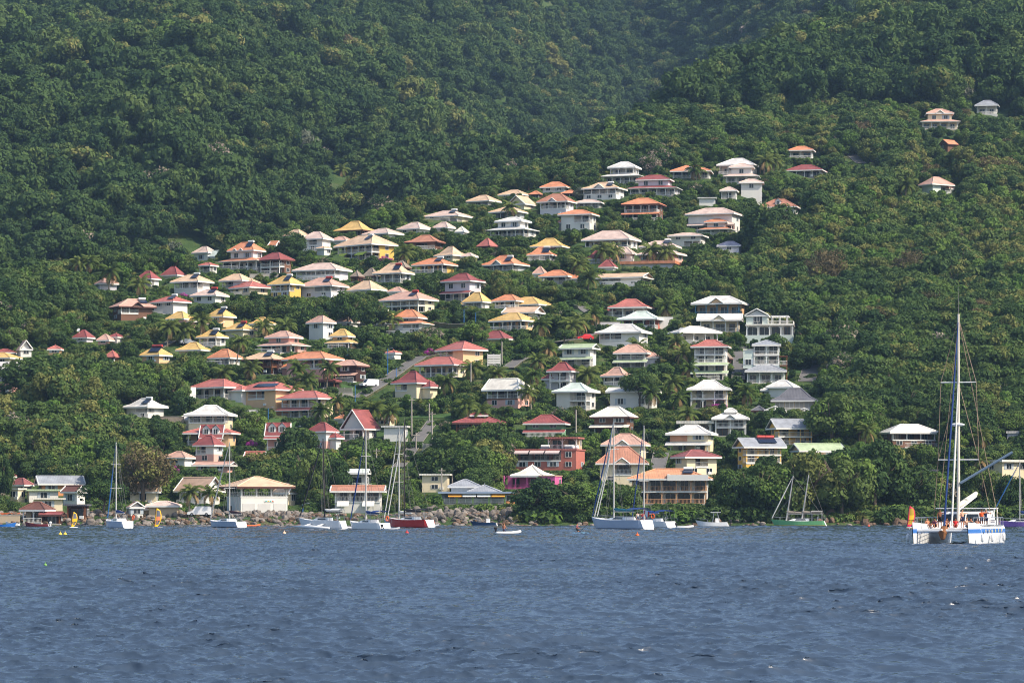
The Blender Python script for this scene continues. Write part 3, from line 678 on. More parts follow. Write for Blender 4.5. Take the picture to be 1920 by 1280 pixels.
mb = MB(); mb.box(26*k, 40*k, 0, 4.5, 34*k, 36*k); mb.bar((39*k, .3, -2), (39*k, .3, 52*k), .12); mb.box(25*k, 41*k, -.3, 4.8, 52*k, 53*k); mb.obj('side_deck', [WOOD], t); railing(t, [(26*k, 0), (39.5*k, 0)], 36*k)
# modern white villa
t, k = special('modern white villa', 'with gabled tower, glazed bays and roof terrace', 1444, 645, -8, 1398, 1490, 581, 12, 8)
w = 90*k; storey(t, 'B', w, 8, 0, 17*k, 'M', -8, base=3); storey(t, 'D', w*.97, 7, 17*k, 35*k, 'W', -8, y=.4, seed=5)
roof(t, 'flat', w, 7.6, .35, 35*k, 'c', y=.4); storey(t, 'W', 40*k, 6, 37*k, 55*k, 'M', -8, x=-24*k, y=.8, seed=6); roof(t, 'gablef', 45*k, 6.8, 12*k, 55*k, 'g', x=-24*k, y=.8)
window(t, -22*k, .8-3.02, 38*k, 2.4, 2.1, 'f', name='door')
for px in (4, 18, 32):
    for py in (-2.4, 2.6): mb = MB(); mb.box(px*k-.1, px*k+.1, py-.1, py+.1, 37*k, 52*k); mb.obj('post', [WHITE], t)
mb = MB(); mb.box(2*k, 36*k, -2.8, -2.5, 52*k, 54*k); mb.box(2*k, 36*k, 2.5, 2.8, 52*k, 54*k)
for i in range(8): mb.box((3+i*4.5)*k, (4+i*4.5)*k, -2.5, 2.5, 52.2*k, 53.6*k)
mb.obj('pergola', [WHITE], t); railing(t, [(-2*k, -3.2), (44*k, -3.2), (44*k, 3)], 37*k)
# salmon apartment block
t, k = special('salmon apartment block', 'with flat roof, striped awnings and grey railings', 1031, 880, -14, 967, 1096, 843, 14, 9)
w = 118*k; storey(t, 'W', w, 8.5, 0, 17*k, 'S', -14, base=4, seed=8)
for i, c in enumerate('VVVW'): storey(t, c, w/4-.06, 8.5, 17*k, 36*k, 'S', -14, x=-w/2+w/8+i*w/4, seed=20+i, rail=mat('grey_rail', (120,116,116), .5))
roof(t, 'flat', w+.3, 8.8, .3, 36*k, 's'); AW = mat('striped_awning', (206,188,184), .7, .3, 9)
for i in range(3): mb = MB(); x = -w/2+w/8+i*w/4; mb.poly([(x-w*.115, -5.6, 31*k), (x+w*.115, -5.6, 31*k), (x+w*.115, -4.4, 35.5*k), (x-w*.115, -4.4, 35.5*k)]); mb.poly([(x-w*.115, -5.6, 31*k), (x-w*.115, -5.6, 29*k), (x+w*.115, -5.6, 29*k), (x+w*.115, -5.6, 31*k)]); mb.obj('awning', [AW], t)
storey(t, 'V', 56*k, 5, 38*k, 58*k, 'T', -14, x=26*k, y=1.5, seed=30); roof(t, 'flat', 64*k, 6.4, .35, 58*k, 's', x=26*k, y=1.2)
for x in (49, 56): mb = MB(); mb.ell((x*k, -2, 41*k), (.5, .5, .5)); mb.obj('water_tank', [WHITE], t, True)
heater(t, 40*k, -2.6, 38*k, .3); heater(t, -5*k, -2.8, 38*k, .3)
# pink restaurant
PK = mat('hot_pink', (216,104,160), .8, .1)
WC['H'] = (216,106,160); WC['H2'] = (176,70,118)
t, k = special('hot pink restaurant', 'with cream hip roof and blue door, by the big shore trees', 1000, 917, -18, 944, 1058, 875, 12, 8)
storey(t, 'V', 70*k, 7, 0, 26*k, 'H', -18, x=-14*k, base=3, seed=4, rail=PK); roof(t, 'hipk', 66*k, 7.6, 19*k, 26*k, 'c', x=-2*k)
storey(t, 'B', 30*k, 5, 0, 24*k, 'H', -18, x=38*k, y=-1.4, base=3, seed=5); roof(t, 'flat', 32*k, 5.4, .25, 24*k, 'n', x=38*k, y=-1.4)
mb = MB(); mb.box(-.45, .45, -.06, 0, 0, 2); o = mb.obj('door', [mat('blue_door', (40,90,170), .5)], t); o.location = (25*k, -3.95, .3)
# grey roofed shore restaurant
LIME = mat('lime_rail', (172,208,96), .6)
t, k = special('grey roofed shore restaurant', 'with lime green railing and orange and white awnings', 895, 944, -3, 826, 966, 900, 14.5, 8)
w = 122*k; storey(t, 'D', w, 7.6, 0, 19*k, 'W', -3, x=-6*k, base=2.2, seed=9, rail=LIME); railing(t, [(-w/2-6*k, -3.75), (w/2-6*k, -3.75)], .1, WHITE, step=.2, th=.05)
mb = MB(); mb.box(-w/2-10*k, w/2+10*k, -4.6, 4, 19*k, 22.5*k); mb.obj('eave_band', [mat('blue_grey_sheet', (150,166,190), .5, .1)], t)
roof(t, 'hip', 62*k, 6, 12*k, 33*k, 'g', x=-24*k, y=2.2); storey(t, 'B', 50*k, 4.6, 22.5*k, 33*k, 'W', -3, x=-24*k, y=2.2); roof(t, 'hip', 62*k, 6.6, 12*k, 22.6*k, 'g', x=14*k, y=-.6)
for i, c in enumerate((('orange_awning', (240,170,70)), ('white_awning', (238,234,226)), ('white_awning', 0), ('orange_awning', 0))):
    mb = MB(); x = -52*k+i*27*k; mb.poly([(x, -4.6, 13*k), (x+25*k, -4.6, 13*k), (x+25*k, -3.95, 18.8*k), (x, -3.95, 18.8*k)]); mb.obj('awning', [mat(*c) if c[1] else mat(c[0], 0)], t)
storey(t, 'W', 16*k, 6.5, 0, 19*k, 'O2', -3, x=w/2+2*k, y=-.3, base=2, seed=3)
# boat club hall
t, k = special('boat club hall', 'with three roller doors below an open timber roofed terrace', 482, 968, 24, 424, 558, 895, 10, 7, 646)
w, d = 92*k, 8.6; storey(t, 'B', w, d, 0, 36*k, 'W', 24, base=1.5); mb = MB(); mb.box(-w/2-.1, w/2+.1, -d/2-.1, d/2+.1, 36*k+.003, 36*k+.2); mb.obj('deck', [WHITE], t)
for i in range(3): mb = MB(); x = -w/2+w*(i+.5)/3; mb.box(x-w*.135, x+w*.135, -d/2-.05, -d/2-.004, .1, 24*k); mb.obj('roller_door', [mat('door_white', (206,204,200), .5, .1)], t)
for i in range(4):
    for sd in (-1, 1):
        x = -w/2+.2+(w-.4)*i/3; mb = MB(); y = sd*(d/2-.2); mb.box(x-.16, x+.16, y-.16, y+.16, 36*k+.2, 56*k)
        for s in (-1, 1): mb.bar((x, y, 49*k), (x+s*.9, y, 56*k), .08, n=4)
        mb.obj('post', [mat('weathered_timber', (150,126,108), .8, .2) if sd > 0 else WHITE], t)
railing(t, [(-w/2+.1, d/2-.1), (-w/2+.1, -d/2+.1), (w/2-.1, -d/2+.1)], 36*k+.2, hgt=.9, step=.35)
roof(t, 'hip', w+2.4, d+2.4, 18*k, 56*k, 't', fas=mat('dark_fascia', (92,60,52), .7)); mb = MB(); mb.box(0, 20*k, -d/2-.12, -d/2-.01, 27*k, 31*k); sg = mb.obj('sign_board', [WHITE], t)
for i, c in enumerate(((90,190,180), (230,200,80), (90,190,180), (230,120,90))): mb = MB(); mb.box((2+i*4.3)*k, (5+i*4.3)*k, -d/2-.16, -d/2-.13, 28*k, 30*k); mb.obj('sign_colour', [mat('sign_%d' % i, c)], sg)
# pergola frames before the grey shingle house
for px, by, w, lb in ((1453, 778, 40, 'white gabled pergola frame left, below the grey shingle roof'), (1508, 782, 38, 'white gabled pergola frame right, below the grey shingle roof')):
    g = at(px, by); k = g.y/F; w *= k; h = 9*k; mb = MB(); r = thing('pergola', lb, 'pergola', (g.x, g.y, g.z), R(-8), 'white pergolas')
    for y in (0, 1.2, 2.4):
        mb = MB(); q = [(-w/2, y, h), (0, y, h+8*k), (w/2, y, h)]; mb.bar(q[0], q[1], .11, n=4); mb.bar(q[1], q[2], .11, n=4); mb.bar(q[0], q[2], .11, n=4); mb.bar((0, y, h), q[1], .09, n=4); mb.obj('truss', [WHITE], r)
        for x in (-w/2, w/2): m2 = MB(); m2.bar((x, y, -1), (x, y, h), .13, n=4); m2.obj('post', [WHITE], r)
# ---------------------------------------------------------------- terrain mesh
def ground_mat():
    m = bpy.data.materials.new('hill_ground'); m.use_nodes = True; n = m.node_tree.nodes; l = m.node_tree.links; b = n['Principled BSDF']
    b.inputs['Roughness'].default_value = .95; b.inputs['Specular IOR Level'].default_value = .1
    g = n.new('ShaderNodeNewGeometry'); t = n.new('ShaderNodeTexNoise'); t.inputs['Scale'].default_value = .09; t.inputs['Detail'].default_value = 8; t.inputs['Roughness'].default_value = .7
    l.new(g.outputs['Position'], t.inputs['Vector']); r = n.new('ShaderNodeValToRGB'); l.new(t.outputs['Fac'], r.inputs[0])
    e = r.color_ramp.elements; e[0].position = .35; e[0].color = (.028, .058, .018, 1); e[1].position = .68; e[1].color = (.13, .12, .065, 1)
    k = e.new(.52); k.color = (.06, .1, .03, 1)
    l.new(r.outputs[0], b.inputs['Base Color'])
    t2 = n.new('ShaderNodeTexNoise'); t2.inputs['Scale'].default_value = 1.5; t2.inputs['Detail'].default_value = 5; l.new(g.outputs['Position'], t2.inputs['Vector'])
    bp = n.new('ShaderNodeBump'); bp.inputs['Strength'].default_value = 1; bp.inputs['Distance'].default_value = .5; l.new(t2.outputs['Fac'], bp.inputs['Height']); l.new(bp.outputs[0], b.inputs['Normal'])
    return m
_u = np.linspace(-.205, .205, 520); _y = np.concatenate([np.arange(600, 660, 1.2), np.arange(660, 1150, 1.7), np.arange(1150, 2000, 7), np.arange(2000, 2780, 14)])
UU, YY_ = np.meshgrid(_u, _y); XX = UU*YY_; ZZ = ground(XX, YY_)
struct('hillside', grid_mesh('hillside', XX, YY_, ZZ, ground_mat()))
# ---------------------------------------------------------------- the sea: an ocean spectrum laid over a fan of cells
def ocean_tile(N, Lm, wind, ang, seed, amp, cut):
    r = np.random.default_rng(seed); k1 = np.fft.fftfreq(N, Lm/N)*2*np.pi; KX, KY = np.meshgrid(k1, k1); K = np.hypot(KX, KY); K[0, 0] = 1e-6
    Lw = wind*wind/9.81; cosw = (KX*math.cos(ang)+KY*math.sin(ang))/K
    P = np.exp(-1/(K*Lw)**2)/K**4*(cosw**4*.94+.06)*np.exp(-(K*cut)**2); P[0, 0] = 0
    h = (r.normal(size=(N, N))+1j*r.normal(size=(N, N)))*np.sqrt(P/2)
    z = np.real(np.fft.ifft2(h)); s = amp/z.std()
    dx = np.real(np.fft.ifft2(-1j*KX/K*h))*s; dy = np.real(np.fft.ifft2(-1j*KY/K*h))*s
    return z*s, dx, dy, Lm
def samp(tile, X, Y, rot=0):
    z, dx, dy, Lm = tile; N = z.shape[0]; c, s = math.cos(rot), math.sin(rot)
    a = ((X*c+Y*s)/Lm*N) % N; b = ((-X*s+Y*c)/Lm*N) % N; i = a.astype(int); j = b.astype(int); fa = a-i; fb = b-j; i %= N; j %= N; i1 = (i+1) % N; j1 = (j+1) % N
    f = lambda q: q[j, i]*(1-fa)*(1-fb)+q[j, i1]*fa*(1-fb)+q[j1, i]*(1-fa)*fb+q[j1, i1]*fa*fb
    u, v = f(dx), f(dy); return f(z), u*c-v*s, u*s+v*c
T0 = ocean_tile(256, 97, 4.0, R(95), 2, .055, .3); T1 = ocean_tile(512, 31, 1.75, R(78), 3, .045, .04); T2 = ocean_tile(512, 13, 1.1, R(112), 5, .019, .018)
def water_mat():
    m = bpy.data.materials.new('sea_water'); m.use_nodes = True; n = m.node_tree.nodes; l = m.node_tree.links; b = n['Principled BSDF']
    b.inputs['Base Color'].default_value = (.042, .066, .104, 1); b.inputs['Roughness'].default_value = .11; b.inputs['IOR'].default_value = 1.45; b.inputs['Specular IOR Level'].default_value = .5
    g = n.new('ShaderNodeNewGeometry'); mp = n.new('ShaderNodeMapping'); mp.inputs['Scale'].default_value = (1, 1.5, 1); l.new(g.outputs['Position'], mp.inputs[0])
    t = n.new('ShaderNodeTexNoise'); t.inputs['Scale'].default_value = 5.5; t.inputs['Detail'].default_value = 5; t.inputs['Roughness'].default_value = .6; l.new(mp.outputs[0], t.inputs['Vector'])
    bp = n.new('ShaderNodeBump'); bp.inputs['Strength'].default_value = .25; bp.inputs['Distance'].default_value = .04; l.new(t.outputs['Fac'], bp.inputs['Height']); l.new(bp.outputs[0], b.inputs['Normal'])
    return m
WATER = water_mat()
_y = [45.0]
while _y[-1] < 660: _y.append(_y[-1]+max(.07, .00062*_y[-1]**1.08))
_y = np.array(_y); _u = np.linspace(-.19, .19, 700); UU, YY_ = np.meshgrid(_u, _y); XX = UU*YY_
z0, a0, b0 = samp(T0, XX, YY_, .1); z1, a1, b1 = samp(T1, XX, YY_, .3); z2, a2, b2 = samp(T2, XX, YY_, -.5)
gust = .38+1.1*vn(XX/16, YY_/26, 77)**1.4*(.5+vn(XX/5, YY_/9, 79))
g2_ = .38+1.15*vn(XX/9+9, YY_/17, 71)
zz = z0+z1*gust+z2*g2_
struct('sea', grid_mesh('sea', XX-a0*.9-(a1*gust+a2*g2_)*1.15, YY_-b0*.9-(b1*gust+b2*g2_)*1.15, zz, WATER))
_x = np.linspace(-3000, 3000, 40); _yy = np.linspace(-2500, 640, 30); XX, YY_ = np.meshgrid(_x, _yy)
far_water = struct('open_water', grid_mesh('open_water', XX, YY_, np.full_like(XX, -.6), WATER))
print('houses', len(HOUSES_OUT), 'rows', len(_y))
# ---------------------------------------------------------------- leaves, crowns, trunks
def leafmat(name, lo, hi, trans=.22, patch=.5):
    """Foliage: the hue differs from tree to tree (each object's random number) and a little from clump to clump."""
    m = bpy.data.materials.new(name); m.use_nodes = True; n = m.node_tree.nodes; l = m.node_tree.links
    n.remove(n['Principled BSDF']); out = n['Material Output']
    oi = n.new('ShaderNodeObjectInfo'); g = n.new('ShaderNodeNewGeometry'); t = n.new('ShaderNodeTexNoise'); t.inputs['Scale'].default_value = patch; t.inputs['Detail'].default_value = 3
    l.new(g.outputs['Position'], t.inputs['Vector'])
    a = n.new('ShaderNodeMath'); a.operation = 'MULTIPLY_ADD'; a.inputs[1].default_value = .9; l.new(t.outputs['Fac'], a.inputs[0])
    b = n.new('ShaderNodeMath'); b.operation = 'MULTIPLY_ADD'; b.inputs[1].default_value = .75; b.inputs[2].default_value = -.33; l.new(oi.outputs['Random'], b.inputs[0]); l.new(b.outputs[0], a.inputs[2])
    mx = n.new('ShaderNodeMix'); mx.data_type = 'RGBA'; mx.inputs[6].default_value = (*[v*g_ for v, g_ in zip(lo, (1.38, 1.2, 1.3))], 1); mx.inputs[7].default_value = (*[v*g_ for v, g_ in zip(hi, (1.38, 1.2, 1.3))], 1); l.new(a.outputs[0], mx.inputs[0])
    d = n.new('ShaderNodeBsdfDiffuse'); l.new(mx.outputs[2], d.inputs[0]); tr = n.new('ShaderNodeBsdfTranslucent'); l.new(mx.outputs[2], tr.inputs[0])
    s = n.new('ShaderNodeMixShader'); s.inputs[0].default_value = trans; l.new(d.outputs[0], s.inputs[1]); l.new(tr.outputs[0], s.inputs[2]); l.new(s.outputs[0], out.inputs[0])
    return m
LEAF = dict(dark=leafmat('leaf_dark_green', (.028,.062,.022), (.062,.115,.034)), mid=leafmat('leaf_green', (.048,.098,.026), (.095,.150,.042)),
            olive=leafmat('leaf_olive', (.088,.128,.034), (.18,.205,.062)), bright=leafmat('leaf_bright_green', (.062,.135,.026), (.12,.205,.045)),
            brown=leafmat('leaf_brown', (.07,.074,.034), (.13,.118,.058)), grey=leafmat('leaf_silver', (.075,.105,.065), (.14,.165,.11)),
            bloom=leafmat('pale_blossom', (.15,.15,.09), (.31,.29,.23)), magenta=leafmat('magenta_blossom', (.26,.035,.20), (.42,.07,.34)),
            frond=leafmat('palm_frond', (.05,.098,.022), (.125,.175,.045), .3), fronddry=leafmat('dry_frond', (.18,.14,.06), (.30,.24,.11), .2), banana=leafmat('banana_leaf', (.07,.15,.04), (.13,.24,.07), .3))
BARK = mat('bark', (112,98,84), .95, .3, 1.2, bump=.5); PALMBARK = mat('palm_bark', (150,138,122), .95, .2, 2)
def crown_mesh(name, Rr, H, nl, nleaf, ls, kind, mats, seed, w2=.2, flat=.62, hollow=.75):
    """Leaf clumps spread through the shells of many lobes; slot 1 (a second leaf colour) takes the share w2 of the lobes."""
    r = np.random.default_rng(seed); cs, rs, ms = [], [], []
    for i in range(nl):
        th = r.uniform(0, 2*np.pi); ph = np.arccos(r.uniform({'umbrella': .15, 'dome': -.85}.get(kind, -.4), 1)); q = r.uniform(.5, .86)
        c = np.array([np.sin(ph)*np.cos(th)*Rr*q, np.sin(ph)*np.sin(th)*Rr*q, H-Rr*flat+np.cos(ph)*Rr*flat*q*r.uniform(.75, 1.05)])
        if kind == 'dome': c[2] = H*.56+np.cos(ph)*H*.46*q
        if kind == 'oval': c[2] = H*.55+np.cos(ph)*H*.40*q; c[:2] *= .8
        if kind == 'bush': c[2] = max(.3, np.cos(ph)*H*.65*q)
        cs.append(c); rs.append(Rr*r.uniform(.24, .42)); ms.append(r.random() < w2)
    cs, rs, ms = np.array(cs), np.array(rs), np.array(ms)
    k = r.choice(nl, nleaf, p=rs**2/np.sum(rs**2)); d = r.normal(size=(nleaf, 3)); d[:, 2] += .35; d /= np.linalg.norm(d, axis=1)[:, None]
    rad = r.uniform(hollow, 1.12, nleaf)
    c = cs[k]+d*(rs[k]*rad)[:, None]*np.array([1, 1, .85])
    nrm = d*1.0+r.normal(size=(nleaf, 3))*.42; nrm /= np.linalg.norm(nrm, axis=1)[:, None]
    a = np.cross(nrm, r.normal(size=(nleaf, 3))); a /= np.linalg.norm(a, axis=1)[:, None]; b = np.cross(nrm, a)
    s = ls*r.uniform(.55, 1.25, nleaf)[:, None]; e = r.uniform(.45, .8, nleaf)[:, None]
    P = np.stack([c-a*s, c-b*s*e+a*s*.1, c+a*s, c+b*s*e-a*s*.15], 1).reshape(-1, 3)
    me = bpy.data.meshes.new(name); me.from_pydata(P.tolist(), [], np.arange(nleaf*4).reshape(-1, 4).tolist())
    for m in mats: me.materials.append(m)
    sl = np.where(ms[k] & (r.random(nleaf) < .85), 1, 0) if len(mats) > 1 else np.zeros(nleaf, int)
    me.polygons.foreach_set('material_index', sl.astype(np.int32)); me.update(); return me
def trunk_mesh(name, Rr, H, seed, bare=False):
    rg = random.Random(seed); mb = MB(); h = H*.5
    mb.tube([(0,0,-1.5), (rg.uniform(-.2,.2), 0, h*.5), (rg.uniform(-.4,.4), rg.uniform(-.3,.3), h)], [.32, .24, .17], 6)
    for i in range(7 if not bare else 14):
        a = rg.uniform(0, 6.28); z = h*rg.uniform(.55, 1); e = rg.uniform(.5, .85)*Rr; p = (0, 0, z); q = (math.cos(a)*e*.55, math.sin(a)*e*.55, z+H*.16); t = (math.cos(a)*e, math.sin(a)*e, H*rg.uniform(.6, .92)); mb.tube([p, q, t], [.14, .09, .035], 5)
        for j in range(2):
            b = a+rg.uniform(-.9, .9); mb.tube([q, (q[0]+math.cos(b)*Rr*.35, q[1]+math.sin(b)*Rr*.35, q[2]+H*rg.uniform(.08, .25))], [.06, .02], 4)
    return mb.mesh(name, [BARK], True)
KINDS = {}                                           # name: (variants of (crown, trunk), base radius, base height)
def kind(nm, shape, mats, Rr, H, nl, nleaf, ls, n=3, w2=.2, flat=.62, hollow=.72):
    KINDS[nm] = ([(crown_mesh('crown', Rr, H, nl, nleaf, ls, shape, [LEAF[q] for q in mats], 100+len(KINDS)*17+i, w2, flat, hollow), trunk_mesh('trunk', Rr, H, 50+i+len(KINDS)*5)) for i in range(n)], Rr, H)
kind('dark', 'dome', ['dark', 'mid'], 4, 7, 28, 5200, 0.28, 3)
kind('mid', 'dome', ['mid', 'bright'], 4, 7, 26, 5000, 0.28, 3)
kind('olive', 'dome', ['olive', 'mid'], 4, 7, 26, 4600, 0.28, 2, .35)
kind('bright', 'dome', ['bright', 'mid'], 4, 6.5, 24, 4600, 0.28, 2, .3)
kind('umbrella', 'umbrella', ['mid', 'dark'], 4.6, 6.4, 28, 4400, 0.26, 2, .4, .42)
kind('oval', 'oval', ['dark', 'bright'], 3.2, 8, 24, 4600, 0.28, 2)
kind('brown', 'dome', ['brown', 'olive'], 4, 7, 32, 4200, 0.22, 2, .3, .62, .55)
kind('bloom', 'dome', ['dark', 'bloom'], 4, 6.5, 30, 4000, 0.26, 2, .34, .62, .6)
kind('grey', 'dome', ['grey', 'mid'], 3.6, 5.5, 24, 3600, 0.24, 1, .2)
kind('bush', 'bush', ['mid', 'dark'], 2.2, 2.4, 18, 1400, 0.24, 2, .4)
kind('bushb', 'bush', ['bright', 'olive'], 2.2, 2.2, 18, 1400, 0.24, 2, .4)
kind('magenta', 'bush', ['magenta', 'mid'], 2.2, 2.6, 20, 1800, 0.17, 1, .3)
FAR = {}
for nm, sh, ms_, Rr, H, nl, nf, ls, w2, fl_ in (('a', 'dome', ['dark', 'mid'], 4, 8, 26, 2415, 0.41, .25, .7), ('b', 'dome', ['mid', 'dark'], 4.2, 7.5, 24, 2310, 0.41, .3, .6), ('c', 'oval', ['dark', 'mid'], 3.4, 9.5, 24, 2100, 0.41, .3, .6),
        ('d', 'umbrella', ['mid', 'olive'], 4.8, 7.5, 26, 2100, 0.40, .3, .45), ('e', 'dome', ['olive', 'mid'], 3.8, 7, 24, 1995, 0.40, .4, .62), ('f', 'dome', ['bright', 'mid'], 3.8, 7, 23, 1995, 0.40, .4, .62),
        ('g', 'dome', ['brown', 'olive'], 3.8, 7, 28, 1785, 0.34, .45, .62), ('h', 'dome', ['dark', 'bloom'], 4, 7, 28, 1890, 0.33, .33, .62), ('i', 'oval', ['dark', 'dark'], 3.8, 10, 28, 2310, 0.41, 0, .6), ('j', 'dome', ['grey', 'mid'], 3.8, 6.5, 24, 1785, 0.36, .4, .6),
        ('k', 'bush', ['mid', 'dark'], 2.6, 2.9, 20, 882, 0.33, .5, .6), ('l', 'bush', ['bright', 'mid'], 2.6, 2.6, 20, 882, 0.33, .5, .6), ('m', 'bush', ['olive', 'mid'], 2.4, 2.4, 20, 840, 0.33, .5, .6)):
    FAR[nm] = crown_mesh('far_crown', Rr, H, nl, nf, ls, sh, [LEAF[q] for q in ms_], 900+ord(nm), w2, fl_)
# ---------------------------------------------------------------- palms
def frond(mb, az, el, L, droop, seed, m=0):
    rg = random.Random(seed); d = Vector((math.cos(az), math.sin(az), 0)); sd = Vector((-math.sin(az), math.cos(az), 0)); pts = []; p = Vector((0,0,0)); e = el; n = 9
    for i in range(n+1): pts.append(p.copy()); p = p+(d*math.cos(e)+Vector((0,0,1))*math.sin(e))*L/n; e -= droop/n*(.6+i*.13)
    for i in range(n):
        a, b = pts[i], pts[i+1]; mb.bar(a, b, .05*(1-i/n)+.015, .05*(1-(i+1)/n)+.015, 4, m, False)
        for h in (0, .5):
            q = a+(b-a)*h; t = (i+h)/n; ll = L*.30*math.sin(math.pi*min(1, .18+t*.8))**.7; f = (b-a).normalized()
            for s in (-1, 1):
                o = (sd*s*.8+f*.55+Vector((0,0,-.45-rg.random()*.35))).normalized()*ll; w = f*.17
                mb.poly([q-w*.4, q+w*.6, q+o+w*.2, q+o*.55-w*.6], m)
def palm_meshes(seed, H, L=3.4, nf=22, dry=.15, lean=.5):
    rg = random.Random(seed); mb = MB()
    for i in range(nf):
        t = i/nf; el = 1.35-2.1*t+rg.uniform(-.15, .15); frond(mb, i*2.4+rg.uniform(-.3, .3), el, L*rg.uniform(.85, 1.1), 1.5+rg.uniform(-.2, .5), seed*50+i, 1 if t > 1-dry else 0)
    c = mb.mesh('crown', [LEAF['frond'], LEAF['fronddry']]); t = MB()
    t.tube([(0,0,-2), (lean*.2, 0, H*.3), (lean*.7, .1, H*.7), (lean, .1, H+.1)], [.24, .17, .14, .13], 7); return c, t.mesh('trunk', [PALMBARK], True), (lean, .1, H)
PALMS = [palm_meshes(s, h, L, n, dr, le) for s, h, L, n, dr, le in ((1, 6, 3.5, 24, .18, .6), (2, 7.5, 3.3, 20, .3, -.8), (3, 5, 3.7, 26, .1, .3), (4, 9, 3.1, 20, .12, 1.0), (5, 3.2, 3.6, 24, .2, -.3))]
def fan_palm():
    mb = MB(); rg = random.Random(8)
    for i in range(16):
        az = i*2.4; el = 1.2-1.9*i/16; d = Vector((math.cos(az)*math.cos(el), math.sin(az)*math.cos(el), math.sin(el))); c = d*1.2; mb.bar((0,0,0), c, .04, n=4); s = d.orthogonal().normalized(); u = d.cross(s)
        for k in range(11):
            t = -1.4+2.8*k/10; f = (d*math.cos(t)+(s if abs(s.z) < abs(u.z) else u)*math.sin(t)).normalized(); w = d.cross(f).normalized() if abs(t) > .05 else s; mb.poly([c, c+f*.7+u*.07, c+f*1.15+Vector((0,0,-.25)), c+f*.7-u*.07])
    return mb.mesh('crown', [LEAF['grey']])
# ---------------------------------------------------------------- roads and lawns (photo pixels), used to keep trees off them
ROADS = [('village_road', [(672,748),(705,728),(735,706),(762,688),(790,673),(850,664)], 3.6), ('lower_road', [(728,896),(752,872),(770,848),(786,824),(800,806),(812,790)], 2.7),
         ('hairpin_road', [(826,609),(850,613),(884,615)], 4.5), ('garden_road', [(952,692),(968,680),(985,671)], 3.2), ('parking_road', [(1048,645),(1075,640),(1118,628)], 4.0), ('upper_road', [(1083,577),(1096,580),(1108,588)], 4.0),
         ('driveway', [(1384,713),(1386,690),(1387,668),(1388,652)], 3.2), ('quarry_track', [(1512,716),(1518,700),(1524,684)], 4.2), ('left_road', [(296,653),(314,645),(334,637)], 3.0), ('dark_ramp', [(1232,880),(1236,865),(1240,850)], 3.4), ('forest_road', [(1592,287),(1602,297),(1614,308)], 4.0)]
LAWNS = [(768,752,846,784), (500,784,556,800), (706,800,768,822), (1490,676,1522,700), (640,722,668,735)]
KEEP = [(n, x0, x1, t, b, y) for n, cx, x0, x1, t, b, y, fp, yb in HOUSES_OUT]
def keep(x0, x1, t, b, name=''):
    g = at((x0+x1)/2, b); KEEP.append((name, x0, x1, t, b, g.y))
for nm, pl, w in ROADS:
    for (a, b), (c, d) in zip(pl, pl[1:]): keep(min(a, c)-9, max(a, c)+9, min(b, d)-1, max(b, d)+1)
for q in LAWNS: keep(q[0], q[2], q[1], q[3])
# ---------------------------------------------------------------- where trees stand
def scatter(Y0, Y1, step, seed):
    """A jittered lattice of plan points inside the view (with a margin), from distance Y0 to Y1."""
    r = np.random.default_rng(seed); ys = np.arange(Y0, Y1, step); P = []
    for y in ys:
        hw = .187*y; xs = np.arange(-hw, hw, step); P.append(np.stack([xs+r.uniform(-.5, .5, len(xs))*step, y+r.uniform(-.5, .5, len(xs))*step], 1))
    return np.concatenate(P)
_FP = np.array([h[7] for h in HOUSES_OUT])
def blocked(x, y, z, rx, h):
    """Whether a crown of half width rx and height h standing here hides a house front or road, or stands inside a house."""
    px = CX+F*x/y; v0 = HY-F*(z+h-HC)/y; v1 = HY-F*(z-HC)/y; w = F*rx*.92/y
    m = (px+w > _K[:, 0]) & (px-w < _K[:, 1]) & (v0 < _K[:, 3]) & (v1 > _K[:, 2]) & (y < _K[:, 4]+4)
    if m.any(): return True
    dx = x-_FP[:, 0]; dy = y-_FP[:, 1]; a = np.abs(dx*_FP[:, 2]+dy*_FP[:, 3]); b = np.abs(-dx*_FP[:, 3]+dy*_FP[:, 2])
    return bool(((a < _FP[:, 4]+rx*.35) & (b < _FP[:, 5]+rx*.35)).any())
TREES = []                                           # x, y, z, scale, kind, variant, turn, hand label
def addtree(px, by, wpx, hpx, kd, label=None, bend=1):
    g = at(px, by); k = g.y/F; Rr, H = KINDS[kd][1:]; TREES.append((g.x, g.y, float(ground(np.array([g.x]), np.array([g.y]))[0]), wpx*k/2/Rr, hpx*k/H, kd, len(TREES) % len(KINDS[kd][0]), random.uniform(0, 6.28), label))
